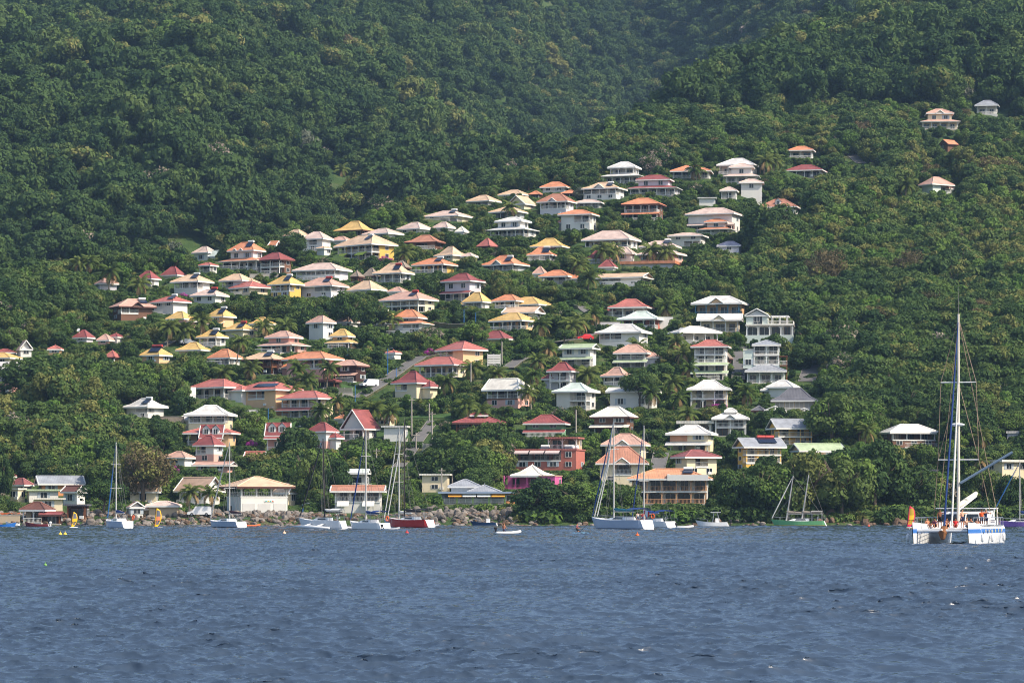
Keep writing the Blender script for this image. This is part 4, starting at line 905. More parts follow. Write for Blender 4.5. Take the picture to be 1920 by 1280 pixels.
HAND = '''1006,972,100,70,dark,big dark tree on the shore below the pink restaurant
1080,972,105,68,mid,broad green tree on the shore left of the centre sloop's bow
1138,966,80,62,dark,dark tree behind the bow rigging of the centre sloop
1178,960,60,50,mid,green tree under the orange house with sea decks, left side
1382,972,84,88,mid,green shore tree right of the sea decks
1412,974,100,100,dark,dense shore tree behind the white motorboat
1458,972,110,104,mid,green shore tree behind the left mast of the two masted boat
1516,972,120,126,olive,tall olive green shore tree behind the two masted boat
1580,970,120,118,mid,green shore tree at the stern of the two masted boat
1640,966,125,128,dark,dark shore tree between the two masted boat and red windsurf sail
1700,964,105,92,dark,dark shore tree right above the red windsurf sail
1752,958,80,70,olive,olive shore tree left of the catamaran mast
1842,962,80,86,mid,green tree right of the catamaran mast foot
1896,966,70,76,dark,dark tree above the purple hull
1440,902,60,50,oval,pointed tree in front of the lower yellow apartments
268,946,120,108,brown,brown leaved spreading tree behind the left blue sailboat mast
196,966,96,58,umbrella,dark spreading tree on the rock armour at the left sailboat's bow
108,800,112,112,olive,big olive tree with pale flowering crown in the left forest
176,792,70,80,olive,narrow olive tree beside the white kinked roofed house
56,760,110,90,dark,dark tree under the teal posted white house
582,944,78,100,mid,tall feathery tree right of the boat club hall
628,944,60,80,dark,dark tree behind the white multihull's mast
556,880,84,80,dark,dark round tree above the boat club hall
490,890,66,44,olive,low olive tree behind the boat club roof
546,492,58,52,dark,round dark tree left of the blue balcony house
1440,462,108,80,dark,large dark round tree under the red tile roof with vent dormer
1200,762,80,62,umbrella,open crowned tree hiding a white house right of centre
1560,830,100,90,mid,large green tree right of the grey shingle roof
1090,372,34,26,grey,grey round tree among orange roofs on the crest
700,622,66,56,dark,dark leafy tree left of the long salmon villa
652,612,60,66,mid,round tree left of the dark leafy one under the mint white house
806,648,54,34,bloom,white flowering tree below the grey two tier house
885,648,60,42,bright,bright green tree right below the hairpin road
1058,648,40,38,oval,dark clipped tree beside the red parked car
700,874,90,44,mid,bushy tree bank below the blank white wall
650,888,100,48,bright,bright bushes on the bank left of the lower road
880,905,100,60,mid,green tree mass above the grey roofed restaurant
920,885,90,95,dark,dark tree left of the salmon apartment block
1545,560,90,90,brown,brownish tree at the right edge of the terraced houses
1800,340,70,66,olive,olive green round tree right of the mint white bungalow
30,470,90,60,dark,dark tree at the left edge of the forest
8,945,34,80,dark,tall dark tree at the far left shore'''
for ln in HAND.split('\n'):
    a, b, c, d, k_, lb = ln.split(',', 5); addtree(float(a), float(b), float(c), float(d), k_, lb)
PALM_AT = [(208,508,548,0),(316,612,650,2),(378,602,640,2),(450,640,698,3),(536,612,640,4),(603,768,806,2),(575,712,738,2),(617,690,728,0),(758,474,498,4),(838,714,752,0),(702,766,800,2),(733,772,806,0),(690,758,790,4),(874,762,790,2),(900,772,800,4),
           (1014,608,640,0),(1088,602,632,0),(1112,588,618,1),(1072,610,636,2),(1008,676,706,1),(1028,652,690,1),(1001,702,766,3),(1102,700,732,2),(1250,576,600,4),(1281,662,700,1),(1290,690,724,1),(1262,716,752,0),(1248,472,500,2),(957,388,410,3),
           (1304,318,338,4),(1436,302,330,0),(1452,300,326,2),(1700,346,368,2),(1626,806,838,0),(1838,862,905,1),(358,922,970,0),(394,924,970,1),(148,492,526,3),(167,490,524,3),(262,532,552,4),(494,610,632,4),(560,690,716,4),(985,716,745,4),(735,600,622,4),(1308,724,752,4),(1150,470,492,4),(1196,650,676,4),(640,318,330,4),(1130,470,494,0),(346,618,646,2),(1840,818,860,4),(930,700,735,0),(1268,640,672,1),(1300,655,690,2),(1272,745,775,4),(1222,470,495,4),(1085,495,520,0),(1105,520,545,2),(660,770,800,0),(632,752,785,1),(548,735,760,4),(420,700,725,0),(470,690,712,4),(885,690,715,2),(990,735,770,1),(1220,735,770,0),(1400,735,760,4),(1290,775,800,4)]
for px, cy, by, va in PALM_AT: g = at(px, by); KEEP.append(('palm', px-20, px+20, cy-18, cy+22, g.y))
_K = np.array([[k[1]+(k[2]-k[1])*.03, k[2]-(k[2]-k[1])*.03, k[3]+1, k[3]+(k[4]-k[3])*.94, k[5]] for k in KEEP])
# ---- scattered trees of the village and the near slopes
_cand = scatter(642, 1190, 4.6, 5); _z = ground(_cand[:, 0], _cand[:, 1]); _px = CX+F*_cand[:, 0]/_cand[:, 1]; _v = HY-F*(_z-HC)/_cand[:, 1]
_vr = np.interp(_px, _RX, _RV); _hx = np.array([h[1] for h in HOUSES_OUT]); _hy = np.array([h[8] for h in HOUSES_OUT])
_sp = ['dark']*12+['mid']*15+['olive']*5+['bright']*6+['umbrella']*6+['oval']*4+['bloom']*1
_sps = ['olive']*4+['mid']*7+['bright']*4+['dark']*5+['umbrella']*3+['brown']*1; _near = []; _shr = []
for (x, y), z, px, v, vr in zip(_cand, _z, _px, _v, _vr):
    if v < vr-6 or v > 968: continue
    vil = float(np.min(np.hypot(_hx-px, (_hy-v)*1.3))) < 62
    s = (random.uniform(.55, 1.0) if vil else random.uniform(.75, 1.3))*(1.12 if y < 720 else 1)
    if v > 945 and (160 < px < 560 or 760 < px < 970): continue                    # rock armour and quay
    kd = random.choice(['olive']*8+['bright']*4+['mid']*3) if px > 1450 and 385 < v < 520 and vn(px/90, v/45, 5) > .35 else random.choice(_sps if (px > 1330 and v < 640) or (v < vr+70 and px > 640) else _sp); ok = False  # brighter kinds: the right scrub's own green, and sunlight painted on the crest
    for q in ((1, .62, .42) if vil else (1, .7, .45)):
        Rr, H = KINDS[kd][1:]; sc = s*q
        if not blocked(x, y, z-.5, Rr*sc, H*sc): ok = True; break
    if ok: _near.append((x, y, z-.5*sc-.3, sc, sc*random.uniform(.85, 1.1), kd, random.randrange(len(KINDS[kd][0])), random.uniform(0, 6.28), None))
    else:
        for b in (1, .6, .38):
            if not blocked(x, y, z-.2, 2.2*b, 2.3*b): _shr.append((x, y, z-.2, b*random.uniform(.85, 1.2), random.choice('kkllm'))); break
for (x, y) in scatter(645, 1120, 2.8, 9):            # low growth that closes the gaps between the houses
    px = CX+F*x/y
    if abs(px-CX) > 980: continue
    z = float(hill(x, y)); v = HY-F*(z-HC)/y
    if v < np.interp(px, _RX, _RV)-4 or v > 964: continue
    if float(np.min(np.hypot(_hx-px, (_hy-v)*1.3))) > 80: continue
    b = random.uniform(.45, 1.0)
    for q in (1, .55):
        if not blocked(x, y, z-.2, 2.0*b*q, 2.0*b*q): _shr.append((x, y, z-.25, b*q, random.choice('kkkllm'))); break
for i in range(800):                                 # the scrub that hangs over the water's edge on the right
    px = random.uniform(968, 1985); y = random.uniform(623, 650); x = (px-CX)/F*y; z = float(hill(x, y)); b = random.uniform(.8, 1.7)
    if not blocked(x, y, z, 2.0*b, 2.0*b): _shr.append((x, y, z-.3, b, random.choice('kkklm')))
# ---- which of them show largest: coarse front-to-back coverage of the picture
TREES_ALL = TREES+_near
TREES_ALL.sort(key=lambda t: t[1]); _cov = np.zeros((220, 330), bool); _score = []
for t in sorted([(k[5], 'h', k) for k in KEEP]+[(t[1], 't', i) for i, t in enumerate(TREES_ALL)], key=lambda q: q[0]):
    if t[1] == 'h': k = t[2]; x0, x1, y0, y1 = k[1], k[2], k[3], k[4]
    else:
        q = TREES_ALL[t[2]]; Rr, H = KINDS[q[5]][1:]; px = CX+F*q[0]/q[1]; w = F*Rr*q[3]*.85/q[1]; y1 = HY-F*(q[2]-HC)/q[1]; y0 = y1-F*H*q[4]/q[1]*.95; x0, x1 = px-w, px+w; y1 -= (y1-y0)*.2
    a0, a1, b0, b1 = max(0, int(y0/6)), max(0, int(y1/6)+1), max(0, int(x0/6)), max(0, int(x1/6)+1)
    sub = _cov[a0:a1, b0:b1]; n = int((~sub).sum()); sub[:] = True
    if t[1] == 't': _score.append((n, t[2]))
_score.sort(reverse=True); _hand = {i for i, t in enumerate(TREES_ALL) if t[8]}
_vis = {i: n for n, i in _score}
_single = [i for n, i in _score if n >= 3 and i not in _hand][:236]; _single = sorted(set(_single) | _hand)
# ---- labels: what sets a tree apart, then the house it stands by
_used = set()
HUE = dict(dark='dark green', mid='green', olive='olive', bright='bright green', umbrella='spreading green', oval='narrow dark', brown='brownish', bloom='white flowering', grey='silvery', bush='low', bushb='low bright', magenta='magenta')
def short(nm): return ' '.join(nm.split()[:8])
def label_for(px, py, size, hue, kd):
    o = sorted(HOUSES_OUT, key=lambda h: math.hypot(h[1]-px, (h[8]+h[4])/2-py))
    for adj in (size, size+' leafy', size+' dense'):
        for h in o[:14]:
            dx, dy = px-h[1], py-(h[4]+h[8])/2; dist = math.hypot(dx, dy)
            rel = ('left of' if dx < 0 else 'right of') if abs(dx) > abs(dy)*1.1 else ('above' if dy < 0 else 'below')
            rel = ('close ' if dist < 60 and rel in ('left of', 'right of') else 'well ' if dist > 170 else '')+rel
            rel = {'close left of': 'just left of', 'close right of': 'just right of', 'well above': 'high above', 'well below': 'far below'}.get(rel, rel)
            nm = h[0].split(); c = ' '.join([adj, hue, kd, rel, 'the', *nm])
            if len(c.split()) <= 16 and c not in _used: _used.add(c); return c
    return c
_groups = dict()
for i in _single:
    x, y, z, sx, sz, kd, va, rz, lb = TREES_ALL[i]; vs, Rr, H = KINDS[kd]; px = CX+F*x/y; py = HY-F*(z+H*sz*.6-HC)/y; w = 2*F*Rr*sx/y
    if not lb: lb = label_for(px, py, 'big' if w > 62 else 'medium' if w > 40 else 'small', HUE[kd], 'tree')
    else: lb = lb if len(lb.split()) >= 4 else lb+' by the shore'
    r = thing('tree', lb, 'tree', (x, y, z), rz, 'trees standing apart on the hillside'); r.scale = (sx, sx, sz)
    link('crown', vs[va][0], r); link('trunk', vs[va][1], r)
for j, (px, cy, by, va) in enumerate(PALM_AT):
    g = at(px, by); c, t, top = PALMS[va]; k = g.y/F; hh = max((by-cy)*k, 2.2); s = min(1.25, max(.8, 28*k/3.4)); z = HC+(HY-by)*k
    lb = 'coconut palm with '+['a feathery crown', 'yellowing fronds', 'a full low crown', 'a tall thin trunk', 'a short trunk'][va]
    o = sorted(HOUSES_OUT, key=lambda h: math.hypot(h[1]-px, (h[8]+h[4])/2-cy)); out = None
    for h in o:
        dx, dy = px-h[1], cy-(h[4]+h[8])/2; rel = ('left of' if dx < 0 else 'right of') if abs(dx) > abs(dy) else ('above' if dy < 0 else 'below')
        c_ = ' '.join(['palm', lb.split(' with ')[1].split()[-2], lb.split()[-1], rel, 'the', *h[0].split()]).replace('palm', 'palm with', 1)
        if len(c_.split()) <= 16 and c_ not in _used: out = c_; _used.add(c_); break
    r = thing('palm_tree', out or lb, 'palm tree', (g.x-top[0]*s, g.y, z), random.uniform(-.3, .3), 'palms among the houses')
    co = link('crown', c, r); to = link('trunk', t, r); zs = hh/top[2]; to.scale = (s, s, zs); co.location = (top[0]*s, top[1]*s, hh); co.scale = (s, s, s); co.rotation_euler = (0, 0, random.uniform(0, 6.28))
for i, (px, by, hp, lb) in enumerate(((1711,702,34,'bleached dead tree in the forest left of the catamaran mast'), (1733,690,22,'smaller bleached dead tree beside the larger one'), (128,306,20,'dead tree with pale fork on the far left slope'), (612,300,18,'pale dead tree on the middle of the back slope'), (1660,470,26,'bare grey tree on the right scrub slope'), (1880,760,30,'bare tree at the right edge of the forest'))):
    g = at(px, by); k = g.y/F; r = thing('dead_tree', lb, 'dead tree', (g.x, g.y-2, g.z+1), i*1.3, 'dead trees'); s_ = hp*k/7; r.scale = (s_*.8, s_*.8, s_*1.2); me_ = trunk_mesh('bare_trunk', 3.2, 7, 300+i, True); me_.materials[0] = mat('bleached_wood', (188,178,164), .9, .15); link('trunk', me_, r)
BOUG = [(720,490,34,14),(962,470,26,14),(1033,467,22,10),(778,478,20,22),(808,664,34,16),(1274,614,16,10),(328,890,26,26),(470,835,22,16),(1340,762,60,8),(655,432,14,8),(345,556,26,10),(325,866,18,14)]
for px, by, w, h in BOUG:
    g = at(px, by); k = g.y/F; vs, Rr, H = KINDS['magenta']; r = thing('flowering_bush', label_for(px, by-h/2, 'bushy', 'magenta flowering', 'shrub'), 'bush', (g.x, g.y-.5, g.z-.1), random.uniform(0, 6), 'magenta flowering bushes'); r.scale = (w*k/2/Rr, 1, h*k/H)
    link('blossom', vs[0][0], r)
# ---------------------------------------------------------------- the forest masses: instanced crowns
def instanced(name, pts, sources, seed):
    """One object: a cloud of points, each of which shows one of the source crowns."""
    me = bpy.data.meshes.new(name); me.from_pydata([p[:3] for p in pts], [], [])
    a = me.attributes.new('sc', 'FLOAT_VECTOR', 'POINT'); a.data.foreach_set('vector', np.array([(p[3], p[3], p[4]) for p in pts], np.float32).ravel())
    b = me.attributes.new('ro', 'FLOAT_VECTOR', 'POINT'); r = np.random.default_rng(seed); b.data.foreach_set('vector', np.stack([r.uniform(-.12, .12, len(pts)), r.uniform(-.12, .12, len(pts)), r.uniform(0, 6.283, len(pts))], -1).astype(np.float32).ravel())
    o = struct(name, me, 'stuff'); ng = bpy.data.node_groups.new(name, 'GeometryNodeTree'); ng.interface.new_socket('Geometry', in_out='INPUT', socket_type='NodeSocketGeometry'); ng.interface.new_socket('Geometry', in_out='OUTPUT', socket_type='NodeSocketGeometry')
    n, l = ng.nodes, ng.links; gi = n.new('NodeGroupInput'); go = n.new('NodeGroupOutput'); ip = n.new('GeometryNodeInstanceOnPoints'); jn = n.new('GeometryNodeJoinGeometry')
    for s in sources[::-1]:                           # the last geometry joined becomes instance 0
        oi = n.new('GeometryNodeObjectInfo'); oi.inputs['Object'].default_value = s; oi.inputs['As Instance'].default_value = True; l.new(oi.outputs['Geometry'], jn.inputs[0])
    at1 = n.new('GeometryNodeInputNamedAttribute'); at1.data_type = 'FLOAT_VECTOR'; at1.inputs[0].default_value = 'sc'; at2 = n.new('GeometryNodeInputNamedAttribute'); at2.data_type = 'FLOAT_VECTOR'; at2.inputs[0].default_value = 'ro'
    er = n.new('FunctionNodeEulerToRotation'); l.new(at2.outputs[0], er.inputs[0])
    l.new(gi.outputs[0], ip.inputs['Points']); l.new(jn.outputs[0], ip.inputs['Instance']); ip.inputs['Pick Instance'].default_value = True
    l.new(er.outputs[0], ip.inputs['Rotation']); l.new(at1.outputs[0], ip.inputs['Scale']); l.new(ip.outputs[0], go.inputs[0])
    md = o.modifiers.new('grow', 'NODES'); md.node_group = ng; return o
# one real tree of every far kind stands at the upper edge of the village and is the pattern for the rest
_SRC = {}
for i, (nm, me) in enumerate(sorted(FAR.items())):
    px, py = ((640,406),(730,404),(800,384),(870,354),(930,344),(1010,330),(1100,322),(1240,302),(1330,290),(1450,268),(1560,290),(1690,300),(1830,330))[i]; g = at(px, py)
    o = tag(link('tree', me), label_for(px, py-12, 'edge', dict(a='dark green', b='green', c='narrow green', d='spreading green', e='olive', f='bright green', g='brownish', h='white flowering', i='very dark', j='silvery', k='low bushy', l='low bright', m='low olive')[nm], 'tree'), 'tree', 'trees at the upper village edge')
    o.location = (g.x, g.y, g.z-1); _SRC[nm] = o
_rest = [TREES_ALL[i] for i in range(len(TREES_ALL)) if i not in set(_single)]
by = {}
FK = dict(dark='ai', mid='b', olive='e', bright='f', umbrella='d', oval='c', brown='g', bloom='h', grey='j')
for x, y, z, sx, sz, kd, va, rz, lb in _rest:
    by.setdefault('near_forest', []).append((x, y, z, sx, sz, random.choice(FK[kd])))
far = scatter(880, 2350, 5.5, 21); fz = hill(far[:, 0], far[:, 1]); fpx = CX+F*far[:, 0]/far[:, 1]; fv = HY-F*(fz-HC)/far[:, 1]; fvr = np.interp(fpx, _RX, _RV)
tone = fbm(far[:, 0]/130, far[:, 1]/200, 61); hgt = fbm(far[:, 0]/45, far[:, 1]/45, 63)
for (x, y), z, v, vr, tn, hg in zip(far, fz, fv, fvr, tone, hgt):
    if v < -70 or (v > vr-6 and y < 1190): continue
    s = random.choice((.6, .72, .85, 1, 1, 1.15, 1.4, 1.8))*random.uniform(.85, 1.15)*(.8+hg*.55); k_ = random.choice('aaaabbcciiid'+random.choice('abcdhg')+('eefdbb' if tn > .5 else 'aciiai')+random.choice('jaaabb'))  # mostly dark kinds, to set off the crest coloured as sunlit
    if y < 1330 and blocked(x, y, z-1.5, 4*s, 8*s): continue
    by.setdefault('back_forest', []).append((x, y, z-.8-1.2*random.random(), s, s*random.uniform(.85, 1.3), k_))
for x, y, z, s, k_ in _shr: by.setdefault('shrubbery', []).append((x, y, z, s, s*random.uniform(.7, 1.1), k_))
for nm, pts in by.items():
    for k_ in sorted(set(p[5] for p in pts)):        # a kind at a time keeps the mix as chosen
        pass
FOREST_SETS = by
def mixed(name, pts, seed):
    """One stuff object whose points pick their crown by the 'kind' stored on them."""
    ks = sorted(set(p[5] for p in pts)); o = instanced(name, pts, [_SRC[k] for k in ks], seed); me = o.data
    a = me.attributes.new('kd', 'INT', 'POINT'); a.data.foreach_set('value', np.array([ks.index(p[5]) for p in pts], np.int32))
    ng = o.modifiers[0].node_group; ip = [n for n in ng.nodes if n.bl_idname == 'GeometryNodeInstanceOnPoints'][0]; na = ng.nodes.new('GeometryNodeInputNamedAttribute'); na.data_type = 'INT'; na.inputs[0].default_value = 'kd'; ng.links.new(na.outputs[0], ip.inputs['Instance Index']); return o
for i, (nm, pts) in enumerate(by.items()): mixed(nm, pts, i)
print('trees', len(_single), {k: len(v) for k, v in by.items()})
# ---------------------------------------------------------------- roads, walls, poles, cars
ASPH = mat('asphalt', (108,106,104), .95, .18, .5); KERB = mat('kerb_concrete', (140,136,128), .9, .2)
for nm, pl, wd in ROADS:
    P = [at(a, b) for a, b in pl]; Q = []
    for a, b in zip(P, P[1:]):
        n = max(2, int((b-a).length/2)); Q += [a+(b-a)*i/n for i in range(n)]
    Q.append(P[-1]); L, Rr, mb = [], [], MB()
    for i, p in enumerate(Q):
        d = (Q[min(i+1, len(Q)-1)]-Q[max(i-1, 0)]); n = Vector((d.y, -d.x, 0)).normalized()*wd/2; zs = max(float(hill(p.x+s*n.x, p.y+s*n.y)) for s in (-1, 0, 1))+.15
        L.append(Vector((p.x-n.x, p.y-n.y, zs))); Rr.append(Vector((p.x+n.x, p.y+n.y, zs)))
    for i in range(len(Q)-1):
        mb.poly([L[i], Rr[i], Rr[i+1], L[i+1]]); 
        for S, sg in ((L, -1), (Rr, 1)):
            a, b = S[i], S[i+1]; dn = Vector((0,0,-2)); mb.poly([a, b, b+dn, a+dn], 2); mb.bar(a+Vector((0,0,.06)), b+Vector((0,0,.06)), .06, n=4, m=1)
    o = mb.obj(nm, [ASPH, KERB, mat('road_bank', (84,86,58), .95, .4, .8, bump=.6)]); o['kind'] = 'structure'
GRASS = mat('lawn_grass', (0,0,0), .95, .3, .6, linear=True) if 0 else mat('lawn', (.055, .115, .028), .95, .35, .5, linear=True, bump=.8)
for i, (x0, y0, x1, y1) in enumerate(LAWNS):
    n = 14; X = np.zeros((n, n)); Y = np.zeros((n, n))
    for a in range(n):
        for b in range(n): p = at(x0+(x1-x0)*b/(n-1), y1+(y0-y1)*a/(n-1)); X[a, b], Y[a, b] = p.x, p.y
    struct('lawn', grid_mesh('lawn', X, Y, hill(X, Y)+.1, GRASS))
def wall(x0, x1, yt, yb, m, lb, cat='wall', fence=False, th=.3):
    a, b = at(x0, yb), at(x1, yb); y = (a.y+b.y)/2; k = y/F; X0, X1 = (x0-CX)*k, (x1-CX)*k; z = HC+(HY-yb)*k; h = (yb-yt)*k; r = thing('fence' if fence else 'garden_wall', lb, cat, ((X0+X1)/2, y, z)); w = X1-X0; mb = MB()
    if not fence:
        mb.box(-w/2, w/2, 0, th, -2, h); mb.obj('wall', [m], r); mb = MB(); mb.box(-w/2-.05, w/2+.05, -.05, th+.05, h+.003, h+.1); mb.obj('coping', [CONC], r)
    else:
        for i in range(max(2, int(w/1.6))+1): m2 = MB(); x = -w/2+w*i/max(2, int(w/1.6)); m2.box(x-.06, x+.06, -.05, .07, -1, h+.12); m2.obj('post', [WHITE], r)
        for i in range(5): mb.box(-w/2, w/2, -.08, -.055, h*(.08+i*.19), h*(.08+i*.19)+h*.15)
        mb.obj('panel', [m], r)
    return r
GRY = mat('grey_board', (120,116,110), .8, .2)
wall(604, 662, 736, 747, CONC, 'grey concrete retaining wall below the slat fence'); wall(606, 660, 727, 736, GRY, 'grey slat fence with white posts beside the parked van', 'fence', True)
wall(452, 487, 768, 786, wallm('W'), 'white yard wall in front of the large peach house'); wall(288, 345, 781, 796, STONE, 'pale stone wall left of the big white hip roof'); wall(468, 536, 514, 526, CONC, 'long blue grey retaining wall below the dark red roofed house')
wall(914, 938, 664, 688, wallm('W'), 'white panel fence beside the garden road', 'fence', True); wall(1120, 1162, 604, 616, wallm('L'), 'mauve terrace wall left of the salmon walled house'); wall(1236, 1262, 594, 608, wallm('W'), 'white terrace wall under the date palm')
wall(793, 842, 831, 843, CONC, 'concrete balustrade at the top of the lower road', 'fence', True); wall(0, 37, 966, 980, wallm('T'), 'stained quay wall at the left frame edge'); wall(0, 38, 961, 966, mat('orange_post', (226,110,60)), 'orange posted balustrade on the quay at the left frame edge', 'fence', True)
wall(560, 622, 762, 772, GRY, 'grey fence along the lane below the cream house', 'fence', True) if 0 else None
BLUEP = mat('blue_lamp_post', (52,112,176), .5); TIM = mat('pole_timber', (168,160,150), .9, .15)
def lamp_post(px, yt, yb, lb):
    g = at(px, yb); k = g.y/F; h = (yb-yt)*k; r = thing('street_lamp', lb, 'street lamp', (g.x, g.y-.3, g.z), 0, 'blue street lamps'); mb = MB(); mb.bar((0,0,-1), (0,0,h), .12, .08, 8); mb.obj('post', [BLUEP], r)
    mb = MB(); mb.bar((0,0,h), (.9,-.2,h+.25), .05, .04, 5); mb.ell((1.05,-.25,h+.24), (.32,.16,.09), 8, 4); mb.obj('lamp_head', [METAL], r)
for px, yt, yb, lb in ((870,580,610,'tall blue street lamp at the hairpin, left of two'), (892,586,610,'tall blue street lamp at the hairpin, right of two'), (797,628,648,'blue street lamp on the slope under the white flowering tree'), (727,654,702,'tallest blue street lamp, at the road bend'), (651,655,672,'blue street lamp above the brown wood house'),
        (666,722,752,'blue street lamp at the end of the slat fence'), (743,690,712,'blue street lamp beside the village road'), (979,647,664,'blue street lamp near the garden road'), (320,738,754,'blue street lamp left of the parked truck'), (335,746,760,'short blue street lamp under the parked truck'), (503,765,794,'blue street lamp right of the white yard wall'), (554,801,816,'blue street lamp right of the lone crimson dormer house'), (568,945,966,'blue street lamp on the quay right of the boat club hall')): lamp_post(px, yt, yb, lb)
def pole(px, yt, yb, lb, arm=True):
    g = at(px, yb); k = g.y/F; h = (yb-yt)*k; r = thing('utility_pole', lb, 'utility pole', (g.x, g.y-.3, g.z), R(random.uniform(-30, 30)), 'utility poles'); mb = MB(); mb.bar((0,0,-1), (0,0,h), .19, .13, 8); mb.obj('post', [TIM], r)
    if arm: mb = MB(); mb.box(-.8, .8, -.22, -.12, h-.6, h-.48); mb.obj('crossarm', [TIM], r)
    return Vector((g.x, g.y-.3, g.z+h))
PT = {}
for i, (px, yt, yb, lb, a) in enumerate(((772,745,810,'tallest pale utility pole left of the lower road',1), (805,756,788,'utility pole in the lawn above the lower road',0), (810,771,830,'utility pole right of the lower road',1), (780,811,842,'short utility pole at the edge of the lower road',1), (941,640,684,'pale utility pole beside the white panel fence',0), (883,680,724,'utility pole right of the cream bungalow with red hip',0),
        (1080,768,810,'thick utility pole right of the green walled house',0), (1588,257,290,'utility pole in the right forest near the short road',0), (1585,365,394,'leaning pole in the right forest below the road',0), (706,840,884,'grey lamp pole left of the lower road bottom',1), (828,877,926,'utility pole right of the cream flat roofed house',1), (848,876,912,'utility pole left of the grey roofed restaurant',1), (130,878,912,'left one of two poles behind the shore town',1), (145,869,912,'taller right one of two poles behind the shore town',1), (941,830,852,'slim white pole above the grey roofed restaurant',0))): PT[i] = pole(px, yt, yb, lb, a)
CABLE = mat('cable', (70,70,72), .6)
for a, b, lb in ((0, 2, 'sagging power cable crossing the lower road'), (2, 3, 'power cable down to the short pole'), (3, 9, 'power cable running left to the lamp pole'), (0, 1, 'power cable above the lawn'), (10, 11, 'power cable between two poles near the restaurant'), (12, 13, 'power cable behind the shore town')):
    p, q = PT[a], PT[b]; mb = MB(); n = 8; pts = [p+(q-p)*i/n-Vector((0,0,.5*(1-(2*i/n-1)**2)+.55)) for i in range(n+1)]; mb.tube(pts, [.03]*(n+1), 4); tag(mb.obj('power_cable', [CABLE]), lb, 'cable')
TYRE = mat('tyre_rubber', (30,30,32), .9)
def car(px, by, lb, rz, col, L=4.2, H=1.5, van=False, truck=False):
    g = at(px, by); z = float(ground(np.array([g.x]), np.array([g.y]))[0])+.22; r = thing('parked_van' if van else 'parked_truck' if truck else 'parked_car', lb, 'van' if van else 'truck' if truck else 'car', (g.x, g.y, z), R(rz), None); W = 1.75; m = mat('paint_'+lb.split()[0]+str(L), col, .25, .04, spec=.6)
    prof = [(-L/2,.3),(L/2,.3),(L/2,.75),(L*.46,.85)] + ([(L*.30,1.0),(L*.16,H),(-L*.47,H),(-L/2,H*.9)] if van else [(L*.47,H),(L*.16,H),(L*.15,.95),(-L/2,.95)] if truck else [(L*.22,.95),(L*.06,H),(-L*.28,H),(-L*.42,.98),(-L/2,.9)])
    mb = MB(); n = len(prof)
    for s in (-1, 1): mb.poly([(x, s*W/2*(.9 if zz > 1.1 else 1), zz) for x, zz in (prof if s < 0 else prof[::-1])])
    for i in range(n):
        (a, za), (b, zb) = prof[i], prof[(i+1) % n]; wa, wb = W/2*(.9 if za > 1.1 else 1), W/2*(.9 if zb > 1.1 else 1); mb.poly([(a,-wa,za),(a,wa,za),(b,wb,zb),(b,-wb,zb)])
    mb.obj('body', [m], r)
    for s in (-1, 1): mb = MB(); y = s*(W/2*.93+.02); x0, x1 = (-L*.30, L*.10) if not truck else (L*.2, L*.42); mb.poly([(x0,y,1.0),(x1+.25,y,1.0),(x1,s*(W/2*.9+.015),H-.15),(x0+.1,s*(W/2*.9+.015),H-.15)]); mb.obj('side_window', [GLASS], r)
    mb = MB(); a, za, b, zb = (L*.30, 1.0, L*.16, H) if van else (L*.47, .95, L*.47, H) if truck else (L*.22, .95, L*.06, H); e = .03
    mb.poly([(a-.05+e,-.7,za+.06),(a-.05+e,.7,za+.06),(b+.04+e,.62,zb-.08),(b+.04+e,-.62,zb-.08)]); mb.obj('windscreen', [GLASS], r)
    for s in (-1, 1): mb = MB(); mb.box(L/2, L/2+.03, s*.62-.16, s*.62+.16, .6, .74); mb.obj('headlight', [WHITE], r)
    for x in (-L*.31, L*.31):
        for s in (-1, 1): mb = MB(); mb.bar((x, s*(W/2-.16), .32), (x, s*(W/2+.03), .32), .32, n=12); w = mb.obj('wheel', [TYRE], r); m2 = MB(); m2.bar((x, s*(W/2+.03), .32), (x, s*(W/2+.045), .32), .17, n=8); m2.obj('rim', [METAL], w)
    if truck: mb = MB(); mb.box(-L/2-.02, L*.13, -W/2-.1, W/2+.1, .96, H+.9); mb.obj('cargo_box', [WHITE], r)
car(692, 727, 'white parked van on the sloping village road', 215, (238,238,238), 4.6, 1.9, van=True); car(347, 750, 'white parked truck left of the white arcade house', 205, (236,236,236), 4.8, 2.0, truck=True); car(1097, 639, 'red parked car beside the clipped dark tree', 190, (214,40,44))
car(1278, 627, 'pale parked car left of the white roofed green arch house', 170, (206,208,212)); car(374, 969, 'white parked van behind the rock armour at the shore palms', 180, (224,228,232), 4.6, 1.9, van=True); car(352, 647, 'grey parked car above the left road', 20, (150,156,164))
# ---------------------------------------------------------------- rocks
def boulder(seed):
    bm = bmesh.new(); bmesh.ops.create_icosphere(bm, subdivisions=2, radius=1); rg = random.Random(seed); nn = [Vector((rg.gauss(0,1), rg.gauss(0,1), rg.gauss(0,1))).normalized() for _ in range(9)]; ds = [rg.uniform(.5, .85) for _ in nn]
    for v in bm.verts:
        for n, d in zip(nn, ds):
            t = v.co.dot(n)
            if t > d: v.co -= n*(t-d)
        v.co += Vector((rg.uniform(-.04,.04),)*3)
    me = bpy.data.meshes.new('boulder'); bm.to_mesh(me); bm.free(); return me
RK = [mat('rock_grey', (126,118,110), .95, .35, .9, bump=.8, rnd=.3), mat('rock_brown', (112,92,76), .95, .35, .9, bump=.8, rnd=.35)]
BL = []
for i in range(10): me = boulder(i); me.materials.append(RK[i % 2]); BL.append(me)
def shore_y(v_z): return 0
